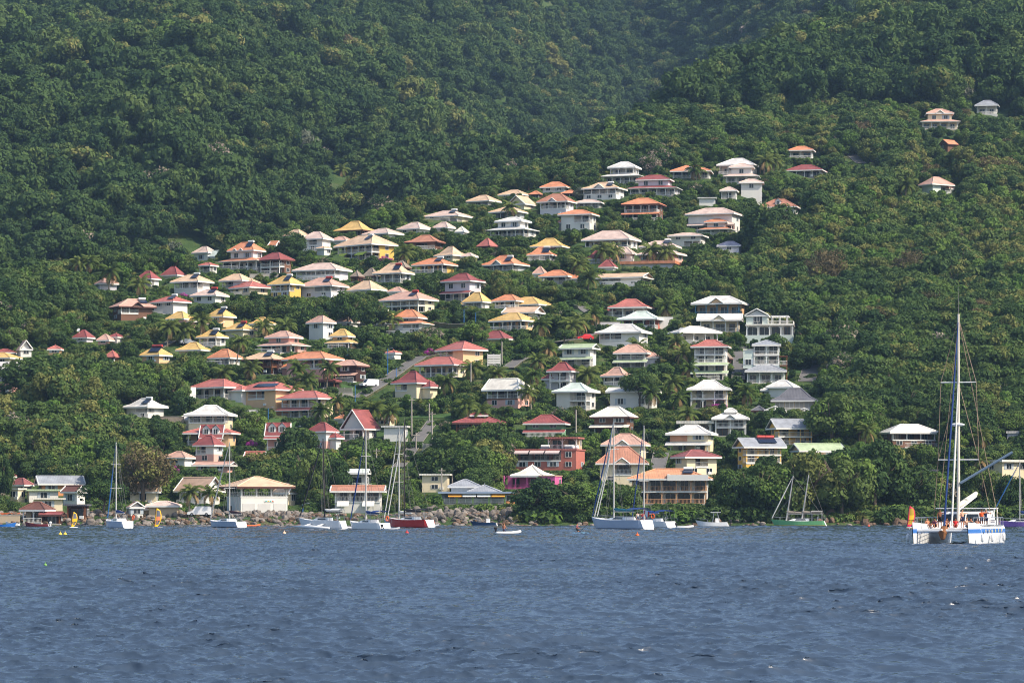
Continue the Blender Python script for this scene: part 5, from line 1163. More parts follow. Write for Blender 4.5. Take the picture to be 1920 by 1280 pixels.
def rocks(n, x0, x1, lb, grp, sz, par, ztop=2.3, Y0=617, Y1=638, seed=1):
    rg = random.Random(seed)
    for i in range(n):
        px = rg.uniform(x0, x1); t = rg.random(); y = Y0+(Y1-Y0)*t; s = rg.uniform(*sz); X = (px-CX)/F*y; z = max(float(hill(X, y)), -.2)+ztop*.0+s*.25
        o = tag(link('boulder', BL[rg.randrange(5)*2+par]), lb, 'boulder', grp); o.location = (X, y, z); o.scale = (s*rg.uniform(.8, 1.2), s, s*rg.uniform(.65, .95)); o.rotation_euler = (rg.uniform(0, 6), rg.uniform(0, 6), rg.uniform(0, 6))
rocks(150, 166, 600, 'grey boulder in the rock armour along the left quay', 'boulders of the left rock armour', (.45, 1.0), 0, seed=1)
rocks(95, 770, 968, 'grey boulder in the rock bank under the grey roofed restaurant', 'boulders of the restaurant bank', (.5, 1.15), 0, Y1=648, seed=2)
rocks(50, 1500, 1720, 'brown rock on the shore behind the two masted boat', 'brown shore rocks on the right', (.6, 1.3), 1, Y1=634, seed=3)
_r = random.Random(4); _pt = []
for i in range(2600):
    px = _r.uniform(-60, 1990); y = _r.uniform(613, 640 if px < 600 or 760 < px < 980 else 633)
    if (600 < px < 760 or px > 980) and _r.random() < .6: continue
    X = (px-CX)/F*y; s = _r.uniform(.25, .75); _pt.append((X, y, max(float(hill(X, y)), -.3)+s*.15, s, s*.8, 'r'))
_src = [tag(link('boulder', BL[i]), lb, 'boulder') for i, lb in ((0, 'pale grey boulder at the left end of the rock armour'), (1, 'brown boulder on the right shore near the red windsurf sail'), (3, 'large brown rock behind the white motorboat with a top'))]
for o, px, y in zip(_src, (170, 1690, 1345), (618, 620, 619)): o.location = ((px-CX)/F*y, y, .5)
instanced('shore_rubble', _pt, _src, 77)
# ---------------------------------------------------------------- boats
ALU = mat('mast_aluminium', (200,198,192), .4, .06, metal=.2); DKM = mat('dark_mast', (52,46,46), .5); ROPE = mat('rigging_wire', (128,126,122), .6); NAVY = mat('navy_canvas', (34,62,120), .8, .15, 1.2); CANV = mat('white_canvas', (222,220,212), .8, .12, 1.5); BLK = mat('black_canvas', (36,36,40), .8, .15); GEL = mat('white_gelcoat', (238,238,236), .25, .04, spec=.5)
MAROON = mat('maroon_canvas', (70,44,52), .85, .15); BLUEL = mat('blue_sail_line', (50,110,170), .7); RUB = mat('grey_hypalon', (160,164,170), .6, .1); ORNG = mat('orange_hypalon', (238,112,62), .6, .08); TEAK = mat('teak', (168,132,96), .7, .2)
def hull_mesh(L, B, fb, hullm, bow=.12, tw=.6, deckm=None, stripe=None, sheer=.25, keel=.35):
    mb = MB(); n = 14; S = []
    for i in range(n+1):
        t = i/n; b = B/2*(tw+(1-tw)*min(1, t/.45)**.8 if t < .45 else max(.015, (1-((t-.45)/.55)**2.1)))
        zt = fb*(1+sheer*(2*t-.8)**2*(1 if t > .4 else .4)); x = -L/2+L*t; k = bow*L*(max(0, t-.75)/.25)**1.5
        if i == 0: S.append([(x+.10+.45*zz_*fb, y_*b, zz_*fb if zz_ >= 0 else -keel*.6) for y_, zz_ in ((0, -1), (.5, -.5), (.85, .12), (.9, .2), (1, 1))]); continue
        S.append([(x-k, 0, -keel), (x-k*.9, b*.62, -keel*.5), (x-k*.6, b*.93, fb*.12), (x-k*.5, b*.95, fb*.2), (x, b, zt)])
    for i in range(n):
        for j in range(4):
            for s in (-1, 1):
                q = [S[i][j], S[i+1][j], S[i+1][j+1], S[i][j+1]]; q = [(a, s*b, c) for a, b, c in q]; mb.poly(q if s < 0 else q[::-1], 2 if j == 2 else 0)
        a, b = S[i][4], S[i+1][4]; mb.poly([(a[0],-a[1],a[2]-.03),(b[0],-b[1],b[2]-.03),(b[0],b[1],b[2]-.03),(a[0],a[1],a[2]-.03)], 1)
    e = S[0]; mb.poly([(q[0], s*q[1], q[2]) for s, r_ in ((-1, e), (1, e[::-1])) for q in r_], 3)
    return mb.mesh('hull', [hullm, deckm or GEL, stripe or hullm, GEL])
def yacht(lb, px, wl, L, B, fb, delta, mast_px, mast_top, hullm, cover=NAVY, mastm=ALU, genoa=BLUEL, stripe=None, cat='sailboat', rake=0, furls=1, bimini=None, Y=None, mast2=None, boomup=0, spread=2, nm='sailboat', mastx=None):
    p = sea(px, wl) if not Y else Vector(((px-CX)/F*Y, Y, 0)); k = p.y/F; r = thing(nm, lb, cat, (p.x, p.y, .02), R(180-delta), 'boats at anchor'); link('hull', hull_mesh(L, B, fb, hullm, stripe=stripe), r)
    cd = math.cos(R(delta)); top = (HY-mast_top)*k+HC; mx = L*.08 if mastx is None else mastx
    mb = MB(); q = [(-L*.18, B*.28, fb), (L*.2, B*.2, fb), (L*.2, -B*.2, fb), (-L*.18, -B*.28, fb)]; t = [(-L*.17, B*.24, fb+.5), (L*.1, B*.17, fb+.42), (L*.1, -B*.17, fb+.42), (-L*.17, -B*.24, fb+.5)]
    mb.poly(t[::-1])
    for i in range(4): j = (i+1) % 4; mb.poly([q[i], t[i], t[j], q[j]])
    c = mb.obj('cabin', [GEL], r); w = MB()
    for s in (-1, 1): w.poly([(-L*.13, s*(B*.255+.03), fb+.15), (L*.06, s*(B*.215+.03), fb+.15), (L*.04, s*(B*.2+.03), fb+.38), (-L*.12, s*(B*.24+.03), fb+.4)])
    w.obj('cabin_window', [GLASS], c)
    def rig(mx, top, cov, fore):
        mb = MB(); mt = Vector((mx-rake*(top-fb), 0, top)); mb.tube([(mx,0,fb), (mx*.5+mt.x*.5, 0, (fb+top)/2), mt], [.13, .115, .08], 8); m = mb.obj('mast', [mastm], r); s = MB()
        for f in ((.42, .72) if spread == 2 else (.52,)): z = fb+(top-fb)*f; x = mx+(mt.x-mx)*f; s.bar((x,-B*.33*(1.15-f*.5),z), (x,B*.33*(1.15-f*.5),z), .045, n=5)
        if spread: s.obj('spreader', [mastm], m)
        w = MB(); rw = .022
        for s_ in (-1, 1): w.bar(mt-Vector((0,0,.2)), (mx-.2, s_*B*.46, fb), rw, n=4, cap=False); w.bar(mt*.55+Vector((mx,0,fb))*.45, (mx-.4, s_*B*.44, fb), rw, n=4, cap=False)
        w.bar(mt, (-L/2+.2, 0, fb+.1), rw, n=4, cap=False); w.bar(mt-Vector((0,0,.3)), (L/2-.15, 0, fb*1.25), rw, n=4, cap=False); w.obj('rigging', [ROPE], r)
        if fore: g = MB(); a = Vector((L/2-.2, 0, fb*1.25+.3)); g.tube([a, a*.5+mt*.5, a*.06+mt*.94], [.09, .11, .05], 6); g.obj('furled_sail', [genoa], r)
        bl = L*.36; b0 = Vector((mx-.1, 0, fb+1.35)); b1 = b0+Vector((-bl, 0, boomup)); bm = MB(); bm.bar(b0, b1, .075, n=6); bo = bm.obj('boom', [mastm], r); cv = MB(); cv.tube([b0+Vector((.05,0,.45)), b0+Vector((-bl*.12,0,.3)), b0*.5+b1*.5+Vector((0,0,.22)), b1+Vector((.1,0,.12))], [.10, .24, .2, .09], 8); cv.obj('sail_cover', [cov], bo)
        a = MB(); a.bar(mt, mt+Vector((0,0,.9)), .02, n=4); a.obj('antenna', [ROPE], m)
    rig(mx, top, cover, True)
    if mast2: rig(mast2[0], HC+(HY-mast2[1])*k, mast2[2], False)
    rl = MB()
    for s in (-1, 1):
        pts = [(-L/2+.3, s*B*.36, fb), (-L*.2, s*B*.48, fb), (L*.1, s*B*.47, fb), (L*.34, s*B*.27, fb*1.1), (L/2-.2, 0, fb*1.25)]
        for a, b in zip(pts, pts[1:]): rl.bar((a[0],a[1],a[2]+.6), (b[0],b[1],b[2]+.6), .02, n=4, cap=False); rl.bar(a, (a[0],a[1],a[2]+.6), .02, n=4, cap=False)
    rl.obj('guard_rail', [METAL], r)
    if bimini:
        b = MB(); x0, x1 = -L*.42, -L*.22
        for i in range(4): a0, a1 = -B*.34+B*.68*i/4, -B*.34+B*.68*(i+1)/4; h = lambda a: fb+1.95-.25*(a/(B*.34))**2; b.poly([(x0,a0,h(a0)),(x1,a0,h(a0)),(x1,a1,h(a1)),(x0,a1,h(a1))])
        o = b.obj('bimini', [bimini], r); f = MB()
        for s in (-1, 1):
            for x in (x0+.1, x1-.1): f.bar((x, s*B*.33, fb), (x, s*B*.33, fb+1.7), .025, n=4)
        f.obj('frame', [METAL], o)
    wh = MB(); wh.bar((-L*.33, 0, fb-.1), (-L*.33, 0, fb+.8), .06, n=6); n = 12
    for i in range(n): a, b = 2*math.pi*i/n, 2*math.pi*(i+1)/n; wh.bar((-L*.34, math.cos(a)*.42, fb+.75+math.sin(a)*.42), (-L*.34, math.cos(b)*.42, fb+.75+math.sin(b)*.42), .025, n=4)
    wh.obj('steering_wheel', [METAL], r)
    return r, p
def ring(parent, loc, m=ORNG, R0=.36, r=.09):
    mb = MB(); n = 12
    for i in range(n): a, b = 2*math.pi*i/n, 2*math.pi*(i+1)/n; mb.bar((math.cos(a)*R0, 0, math.sin(a)*R0), (math.cos(b)*R0, 0, math.sin(b)*R0), r, n=6)
    o = mb.obj('lifebuoy', [m], parent); o.location = loc
PALEB = mat('pale_blue_shaded_hull', (172,186,206), .25, .04, spec=.5); GREYB = mat('grey_blue_shaded_hull', (160,176,196), .25, .04, spec=.5); REDH = mat('red_hull', (190,40,36), .25, .06, spec=.5); WHH = mat('white_hull', (226,228,230), .25, .04, spec=.5); PURP = mat('purple_hull', (150,112,190), .4); RST = mat('dark_boot_stripe', (60,50,60), .5)  # blue-grey hull tones hold the sides' shade; the lit transom stays white
r, p = yacht('pale blue sailboat with blue furled sail, leftmost anchored yacht', 221, 990, 10, 3.2, 1.15, 62, 213, 829, PALEB, NAVY); ring(r, (-4, -1.2, 1.8))
r, p = yacht('grey blue sailboat with maroon sail cover off the boat club hall', 424, 989, 11.5, 3.4, 1.05, 56, 420, 829, GREYB, MAROON, genoa=CANV, stripe=RST, mastx=-1.2)
r, p = yacht('white multihull with dark grey mast and white boom cover', 604, 992, 10.5, 2.2, 1.35, 42, 620, 822, WHH, CANV, DKM, BLK, mastx=-.6, rake=-.03, spread=0, bimini=GEL)
for s in (-1, 1): mb = MB(); mb.tube([(-4.2, s*2.6, .2), (0, s*2.7, .35), (4.0, s*2.6, .5)], [.18, .34, .08], 8); mb.obj('float', [WHH], r, True); m2 = MB(); m2.bar((-1.5, 0, 1.1), (-1.5, s*2.6, .5), .12); m2.bar((1.5, 0, 1.1), (1.5, s*2.6, .5), .12); m2.obj('crossbeam', [GEL], r)
r, p = yacht('white monohull with navy sail cover between the multihull and the red sloop', 690, 993, 10.5, 3.3, 1.05, 55, 678, 806, GEL, NAVY, genoa=NAVY, bimini=NAVY, mastx=.6); ring(r, (-3.2, -1.5, 1.75))
r, p = yacht('red hulled sloop with black mast and black sail cover', 768, 989, 10.5, 3.5, 1.35, 40, 754, 792, REDH, BLK, DKM, CANV, mastx=1.2, bimini=BLK)
r, p = yacht('grey sloop moored behind the red hulled sloop', 752, 987, 10.5, 3.2, 1.0, 50, 750, 802, GREYB, CANV, ALU, CANV, mastx=.6, Y=588)
r, p = yacht('large pale sloop with teal sail cover and furled headsails, at centre', 1163, 992, 14.3, 4.2, 1.45, 52, 1149, 790, PALEB, mat('teal_canvas', (40,110,130), .8, .2), ALU, NAVY, mastx=1.6, bimini=NAVY); BIG = (r, p)
for dx in (.9, 1.9): g = MB(); g.tube([(14.3/2-dx*.7-.1, 0, 2.1), (3.6-dx*.3, 0, 10), (1.75, 0, 17.0)], [.08, .11, .05], 6); g.obj('furled_sail', [CANV], r)
ring(r, (-6.3, -1.4, 2.1))
fl = MB(); fl.bar((-7.1, 1.2, 1.4), (-7.5, 1.2, 3.3), .025, n=5); fo = fl.obj('flagstaff', [METAL], r); f = MB(); FR, FW = mat('flag_red', (214,44,48), .8), mat('flag_white', (240,238,234), .8)
for i in range(4): x0, x1 = -7.35-.3*i, -7.65-.3*i; f.poly([(x0, 1.2+.06*(i % 2), 3.2-.12*i), (x1, 1.2+.06*((i+1) % 2), 3.08-.12*i), (x1+.1, 1.2+.06*((i+1) % 2), 2.35-.12*i), (x0+.1, 1.2+.06*(i % 2), 2.45-.12*i)], 0 if i in (0, 3) else 1)
f.poly([(-7.95+.45*math.cos(a)*(.5+.5*(j % 2))*.7, 1.13, 2.68+.28*math.sin(a)*(.45+.55*(j % 2))) for j, a in enumerate([math.pi/2+2*math.pi*j/14 for j in range(14)])]); f.obj('flag', [FR, FW], fo)
r, p = yacht('white sloop with blue boom cover moored behind the large centre sloop', 1222, 990, 11.5, 3.6, 1.1, 55, 1200, 797, GEL, mat('blue_canvas', (40,86,170), .8), ALU, NAVY, mastx=2.2, bimini=NAVY, Y=548)
GRN = mat('green_hull', (110,176,120), .5, .1); YST = mat('yellow_stripe', (226,190,80), .5)
r, p = yacht('green and yellow wooden boat with two raked masts', 1498, 986, 10.6, 2.8, .95, 12, 1488, 892, GRN, mat('old_sailcloth', (150,140,128), .9, .2), ALU, CANV, stripe=YST, rake=.155, spread=0, mastx=2.4, mast2=(-.5, 890, mat('old_sailcloth', 0)), bimini=mat('grey_canvas', (140,138,134), .8), nm='wooden_boat')
r, p = yacht('purple hulled sailboat cut by the right frame edge', 1912, 988, 11, 3.2, .95, 20, 1916, 866, PURP, NAVY, ALU, mat('blue_sail_line', 0), mastx=0)
def dinghy(lb, px, wl, L, rz, m, motor=True, Y=None):
    p = sea(px, wl) if not Y else Vector(((px-CX)/F*Y, Y, 0)); r = thing('inflatable_dinghy', lb, 'dinghy', (p.x, p.y, .1), R(rz), 'dinghies'); B = L*.44; mb = MB(); t = L*.062
    for s in (-1, 1): mb.tube([(-L/2-.1, s*B/2*.9, .12), (-L/2+.2, s*B/2, .12), (L*.15, s*B/2, .14), (L*.38, s*B*.30, .24), (L*.49, 0, .32)], [t*.5, t, t, t, t*.95], 10)
    mb.obj('tube', [m], r, True); f = MB(); f.poly([(-L/2+.2, -B/2, .02), (L*.2, -B/2, .02), (L*.4, 0, .08), (L*.2, B/2, .02), (-L/2+.2, B/2, .02)]); f.box(-L/2+.15, -L/2+.22, -B/2, B/2, .02, .38); f.obj('floor', [GRY], r); s_ = MB(); s_.box(-.12, .12, -B/2, B/2, .24, .28); s_.obj('seat', [GRY], r)
    if motor: m2 = MB(); m2.box(-L/2-.18, -L/2+.1, -.14, .14, .42, .78); m2.bar((-L/2-.05, 0, .45), (-L/2-.12, 0, -.3), .06, n=6); m2.ell((-L/2-.05, 0, .72), (.24, .17, .16), 8, 5); m2.obj('outboard_motor', [BLK], r)
    return r, p
dinghy('orange inflatable dinghy tied behind the grey blue sailboat', 474, 987.5, 2.6, 5, ORNG); dinghy('grey inflatable dinghy behind the white monohull', 733, 994.5, 2.6, 10, RUB); dinghy('grey dinghy at the stern of the red hulled sloop', 809, 988, 2.6, 15, RUB); dinghy('dark inflatable dinghy left of the large centre sloop', 1072, 984, 3.0, 170, mat('dark_hypalon', (70,76,84), .6)); dinghy('low white dinghy right of the white sloop stern', 1284, 990.5, 2.8, 0, GEL)
WD, WP = dinghy('white inflatable dinghy with a person steering', 953, 1002, 3.1, 2, GEL)
def motorboat(lb, px, wl, L, rz, hm, top=False, shield=True):
    p = sea(px, wl); r = thing('motorboat', lb, 'motorboat', (p.x, p.y, 0), R(rz), 'motorboats'); B = L*.36; fb = L*.13; link('hull', hull_mesh(L, B, fb, hm, bow=.16, tw=.85, stripe=GEL, sheer=.35), r)
    if shield: mb = MB(); mb.poly([(L*.02, -B*.36, fb), (L*.02, B*.36, fb), (-L*.07, B*.30, fb+.55), (-L*.07, -B*.30, fb+.55)]); mb.obj('windscreen', [GLASS], r)
    mb = MB(); mb.box(-L*.2, -L*.08, -.35, .35, fb, fb+.75); mb.obj('console', [GEL], r)
    if top:
        mb = MB(); mb.box(-L*.24, L*.06, -B*.36, B*.36, fb+1.75, fb+1.85); o = mb.obj('hard_top', [GEL], r); f = MB()
        for s in (-1, 1): f.bar((-L*.2, s*B*.3, fb), (-L*.14, s*B*.28, fb+1.75), .05, n=5); f.bar((0, s*B*.3, fb), (-L*.04, s*B*.28, fb+1.75), .05, n=5)
        f.obj('frame', [METAL], o)
    m2 = MB(); m2.ell((-L/2-.15, 0, fb+.25), (.3, .2, .26), 8, 6); m2.bar((-L/2-.1, 0, fb), (-L/2-.25, 0, -.4), .08, n=6); m2.obj('outboard_motor', [BLK], r); g = MB()
    for s in (-1, 1): g.bar((L*.46, 0, fb*1.5+.35), (L*.15, s*B*.42, fb*1.1+.4), .02, n=4); g.bar((L*.15, s*B*.42, fb*1.1+.4), (L*.15, s*B*.43, fb), .02, n=4)
    g.obj('guard_rail', [METAL], r); return r
motorboat('dark blue and white motorboat off the restaurant rock bank', 908, 986, 5.3, 172, mat('dark_blue_hull', (30,58,92), .3)); motorboat('white motorboat with T top and outboard right of centre', 1336, 987, 6.2, 178, GEL, True); motorboat('white speedboat with canopy frame behind the centre sloops', 1262, 984.6, 5.4, 165, GEL)
def pirogue(lb, px, wl, L, rz, hm, st): p = sea(px, wl); r = thing('rowing_boat', lb, 'boat', (p.x, p.y, 0), R(rz), 'small open boats'); link('hull', hull_mesh(L, 1.5, .5, hm, bow=.1, tw=.6, deckm=DARKM, stripe=st, sheer=.6), r); [MB().obj for _ in ()]; mb = MB(); [mb.box(x-.12, x+.12, -.6, .6, .42, .5) for x in (-L*.2, L*.08)]; mb.obj('thwart', [TEAK], r); return r
rr = pirogue('dark red open boat with outboard near the left shore', 70, 987, 4.6, 178, mat('dark_red_hull', (110,44,52), .4), mat('dark_boot_stripe', 0)); m2 = MB(); m2.ell((-2.4, 0, .75), (.26, .18, .24), 8, 6); m2.bar((-2.4, 0, .6), (-2.5, 0, -.3), .07, n=6); m2.obj('outboard_motor', [GEL], rr)
pirogue('blue open boat at the left frame edge', 8, 988, 4.2, 5, mat('bright_blue_hull', (40,104,180), .4), GEL); pirogue('white rowing boat near the left shore', 24, 985.4, 2.9, 170, GEL, GEL)
# ---------------------------------------------------------------- windsurfers
def windsurf(lb, px, yt, yb, w, tilt, m0, m1, m2_, lean=0, Y=None):
    p = sea(px, yb) if not Y else at(px, yb); k = p.y/F; H = (yb-yt)*k; W = w*k; r = thing('windsurf_board', lb, 'windsurf board', (p.x, p.y, .05 if not Y else p.z), R(tilt), 'windsurf rigs'); n = 9
    mb = MB(); P = []
    for i in range(n+1): t = i/n; lo = -W*.42-W*.10*math.sin(t*3)*0+W*.18*t; P.append((lo+lean*H*t, lo+W*(.16+.72*math.sin(math.pi*min(1, .10+t*.82))**.75)*(1 if t < .96 else .45)+lean*H*t, H*(.06+.94*t)))
    for i in range(n):
        (a, b, z), (c, d, y) = P[i], P[i+1]
        for j in range(6):
            f0, f1 = j/6, (j+1)/6; cz = lambda f: -.08*W*math.sin(math.pi*f)
            q = [(a+(b-a)*f0, cz(f0), z), (a+(b-a)*f1, cz(f1), z), (c+(d-c)*f1, cz(f1), y), (c+(d-c)*f0, cz(f0), y)]; mt = 0 if j in (0, 5) or i in (0, n-1) else (1 if (i in (3, 4) and j in (1, 2, 3, 4)) or abs(i-j) < 1 else 2 if i < 5 else 3)
            mb.poly(q, mt)
    mb.obj('sail', [m0, m1, m2_, m0 if m2_ is m0 else m2_], r); s = MB(); s.tube([(P[0][0], -.02, 0)]+[(a, -.03, z) for a, b, z in P], [.05]*(n+2), 5); s.obj('mast', [DKM], r); b = MB(); z = H*.36; x = P[3][0]
    for sg in (-1, 1): b.tube([(x, 0, z), (x+W*.3, sg*.28*W, z+.02), (x+W*.85, 0, z+.05)], [.035]*3, 5)
    b.obj('boom', [DKM], r); d = MB(); d.tube([(-1.3, 0, .05), (-.9, 0, .04), (0, 0, .04), (1.0, 0, .06), (1.4, 0, .16)], [.05, .26, .32, .24, .05], 8); bo = d.obj('board', [GEL], r, True); bo.scale = (1, 1, .3); bo.rotation_euler = (0, 0, R(40)); return r
YEL = mat('yellow_sail', (240,190,40), .6, .06); DFILM = mat('clear_sail_film', (110,112,120), .3, .1); PNK = mat('pink_red_sail', (226,52,84), .6, .06); MAG = mat('maroon_sail_panel', (140,40,70), .6); LSTR = mat('salmon_sail_stripe', (232,140,96), .6); OLV = mat('olive_sail_panel', (196,160,50), .6)
windsurf('plain yellow windsurf sail near the rusty tiled waterfront house', 138, 960, 989, 12, 25, YEL, YEL, DFILM, .06); windsurf('yellow and maroon windsurf sail right of the leftmost yacht', 295, 953, 989.5, 14, 15, YEL, LSTR, DFILM, .02); windsurf('pink red and yellow windsurf sail left of the catamaran', 1707, 949, 989.5, 16, 10, PNK, YEL, OLV, .03)
# ---------------------------------------------------------------- people
SKIN = [mat('skin_light', (222,168,138), .6, .06), mat('skin_tan', (190,128,94), .6, .06), mat('skin_brown', (140,90,64), .6, .06)]; HAIRM = [mat('dark_hair', (44,34,30), .8), mat('fair_hair', (150,112,72), .8), mat('grey_hair', (170,166,160), .8)]
def person(lb, loc, rz, pose='stand', skin=0, hair=0, top=None, bottom=None, scale=1, group=None):
    """One skinned body from a joint skeleton; clothes and hair are meshes of their own."""
    r = thing('person', lb, 'person', loc, R(rz), group); r.scale = (scale,)*3; h = .93 if pose == 'stand' else .13 if pose in ('sit', 'lean') else .42
    V, E, RAD = [], [], []
    def v(p, rad, par=None):
        V.append(p); RAD.append(rad); i = len(V)-1
        if par is not None: E.append((par, i))
        return i
    ln = -.12 if pose == 'sit' else .25 if pose == 'lean' else 0
    pel = v((0, 0, h), .125); w = v((0, -ln*.3, h+.16), .115, pel); ch = v((0, -ln*.8, h+.36), .14, w); nk = v((0, -ln*1.05, h+.53), .055, ch); hd = v((0, -ln*1.1-.02, h+.63), .078, nk); hd2 = v((0, -ln*1.1-.02, h+.74), .075, hd); v((0, -ln*1.1-.115, h+.655), .016, hd); J = {}
    for s in (-1, 1):
        sh = v((s*.17, -ln, h+.46), .06, ch)
        if pose == 'stand': el, wr = (s*.27, -.02, h+.20), (s*.25, -.16, h-.02)
        elif pose == 'lean': el, wr = (s*.30, .10-ln, h+.22), (s*.34, .10, h)
        else: el, wr = (s*.27, -.04-ln, h+.20), (s*.20, -.28-ln, h+.16)
        if pose == 'stand' and s == 1: el, wr = (.36, -.05, h+.40), (.56, -.1, h+.46)
        e = v(el, .043, sh); q = v(wr, .032, e); d = (Vector(wr)-Vector(el)).normalized(); pm = v(tuple(Vector(wr)+d*.07), .035, q); sd = d.orthogonal().normalized()
        for f, (o, l) in enumerate(((-.03, .075), (-.01, .09), (.01, .085), (.03, .065))): a = v(tuple(Vector(wr)+d*(.07+l*.55)+sd*o), .010, pm); v(tuple(Vector(wr)+d*(.07+l)+sd*o+Vector((0,-.02,-.015))), .008, a)
        v(tuple(Vector(wr)+d*.06+sd*s*.05), .011, q)
        hp = v((s*.09, 0, h-.04), .09, pel)
        if pose == 'stand': kn, an, to = (s*.11, -.02, .48), (s*.12, .02, .07), (s*.13, -.14, .03)
        elif pose == 'kneel': kn, an, to = (s*.14, -.28, .10), (s*.14, .16, .06), (s*.14, .30, .04)
        else: kn, an, to = (s*.15, -.42, .34), (s*.13, -.62, .03), (s*.13, -.78, .02)
        kk = v(kn, .06, hp); aa = v(an, .042, kk); v(to, .034, aa); J[s] = (V[hp], kn, an, V[sh], el)
    me = bpy.data.meshes.new('body'); me.from_pydata(V, E, []); o = bpy.data.objects.new('body', me); COL.objects.link(o); sm = o.modifiers.new('skin', 'SKIN'); sm.use_smooth_shade = True
    for i, x in enumerate(me.skin_vertices[0].data): x.radius = (RAD[i], RAD[i]); x.use_root = i == 0
    o.modifiers.new('sub', 'SUBSURF').levels = 1; dg = bpy.context.evaluated_depsgraph_get(); nm_ = bpy.data.meshes.new_from_object(o.evaluated_get(dg)); o.modifiers.clear(); o.data = nm_; nm_.materials.clear(); nm_.materials.append(SKIN[skin]); o.parent = r
    hm = MB(); c = V[hd2]; hm.ell((c[0], c[1]+.02, c[2]+.015), (.088, .098, .085), 10, 6); hm.obj('hair', [HAIRM[hair]], r, True)
    if bottom:
        b = MB(); b.tube([(0, 0, h+.10), (0, 0, h-.06)], [.155, .15], 10)
        for s in (-1, 1): hp, kn = Vector(J[s][0]), Vector(J[s][1]); b.tube([hp+Vector((0,0,.04)), hp*.35+kn*.65], [.108, .098], 8)
        b.obj('shorts', [bottom], r, True)
    if top:
        b = MB(); b.tube([V[pel], V[w], V[ch], (V[ch][0], V[ch][1], V[ch][2]+.12)], [.15, .14, .175, .10], 10)
        for s in (-1, 1): b.tube([J[s][3], Vector(J[s][3])*.45+Vector(J[s][4])*.55], [.078, .066], 7)
        b.obj('shirt', [top], r, True)
    return r
CL = dict(black=mat('black_cloth', (38,38,42), .9), red=mat('red_cloth', (206,48,52), .9), orange=mat('orange_cloth', (236,96,48), .9), navy=mat('navy_cloth', (52,62,98), .9), white=mat('white_cloth', (226,222,216), .9), plum=mat('plum_cloth', (110,60,84), .9), blue=mat('blue_cloth', (70,120,170), .9))
person('person with bare tanned back sitting in the white dinghy', (WP.x-.55, WP.y, .22), 150, 'kneel', 1, 1, None, CL['navy'])
sp = sea(1087, 999.5); r = thing('paddle_board', 'blue and white paddle board left of the large centre sloop', 'paddle board', (sp.x, sp.y, .06), R(8)); mb = MB(); mb.tube([(-1.1,0,0), (-.8,0,0), (0,0,0), (.9,0,0), (1.25,0,.06)], [.06, .33, .38, .28, .05], 10); o = mb.obj('board', [mat('board_blue', (120,180,220), .4)], r, True); o.scale = (1, 1, .22)
person('person kneeling on the blue and white paddle board', (sp.x-.35, sp.y, .12), 60, 'kneel', 1, 0, CL['plum'], CL['black']); pd = MB(); pd.bar((0,0,0), (1.1,0,1.1), .025, n=5); pd.ell((-.12, 0, -.12), (.12, .03, .16), 8, 5); pd = tag(pd.obj('paddle', [DKM]), 'dark paddle held over the paddle board', 'paddle'); pd.location = (sp.x+.15, sp.y-.2, .35)
b, p = BIG
for x, y, lb, tp in ((-5.3, .9, 'person in white at the stern of the large centre sloop', 'white'), (-4.2, -1.0, 'person in red in the cockpit of the large centre sloop', 'red'), (-5.9, -.4, 'person in blue by the flag of the large centre sloop', 'blue')):
    q = Matrix.Rotation(R(180-52), 3, 'Z') @ Vector((x, y, 0)); person(lb, (p.x+q.x, p.y+q.y, 1.0), 20, 'stand', 0, 0, CL[tp], CL['navy'])
# ---------------------------------------------------------------- the catamaran full of passengers
cp = sea(1799, 1020); k = cp.y/F; CA = thing('catamaran', 'white catamaran with blue hull stripes crowded with passengers', 'catamaran', (cp.x+.7, cp.y+6.2, 0), R(-111))
CBL = mat('catamaran_blue', (58,116,190), .35, .06); L = 14.5; sep = 2.6
def cat_hull(s):
    mb = MB(); n = 16; S = []
    for i in range(n+1):
        t = i/n; b = .78*(min(1, .45+t*1.6) if t < .35 else max(.05, 1-((t-.35)/.65)**2.2)); z = 1.45+.35*t*t; x = -L/2+L*t; kx = .5*(max(0, t-.8)/.2)**1.5
        S.append([(x-kx, 0, -.3), (x-kx, b*.72, -.1), (x-kx*.6, b*.95, .75), (x-kx*.3, b*1.0, 1.02), (x-kx*.2, b*.98, 1.42), (x, b*.62, z+.25)])
    for i in range(n):
        for j in range(5):
            for g in (-1, 1): q = [S[i][j], S[i+1][j], S[i+1][j+1], S[i][j+1]]; q = [(a, g*b_, c) for a, b_, c in q]; mb.poly(q if g < 0 else q[::-1], 1 if j == 3 else 0)
        a, c = S[i][5], S[i+1][5]; mb.poly([(a[0],-a[1],a[2]), (c[0],-c[1],c[2]), (c[0],c[1],c[2]), (a[0],a[1],a[2])])
    e = S[0]; mb.poly([(q[0], g*q[1], q[2]) for g, w_ in ((-1, e), (1, e[::-1])) for q in w_]); o = mb.obj('hull', [GEL, CBL], CA); o.location = (0, s*sep, 0)
    for i in range(6):
        m2 = MB(); x = -3.6+i*1.35; m2.bar((x, s*.78, 1.22), (x, s*.815, 1.22), .16, n=10); m2.obj('porthole', [mat('porthole', (206,190,140), .4)], o)
    for x in (-4, 1.0, 5.2):
        f = MB(); f.tube([(x, s*.92, .2), (x, s*.92, .35), (x, s*.92, .85), (x, s*.90, 1.0)], [.05, .16, .16, .05], 8); f.bar((x, s*.9, 1), (x, s*.7, 1.6), .02, n=4); f.obj('fender', [GEL], o, True)
    return o
for s in (-1, 1): cat_hull(s)
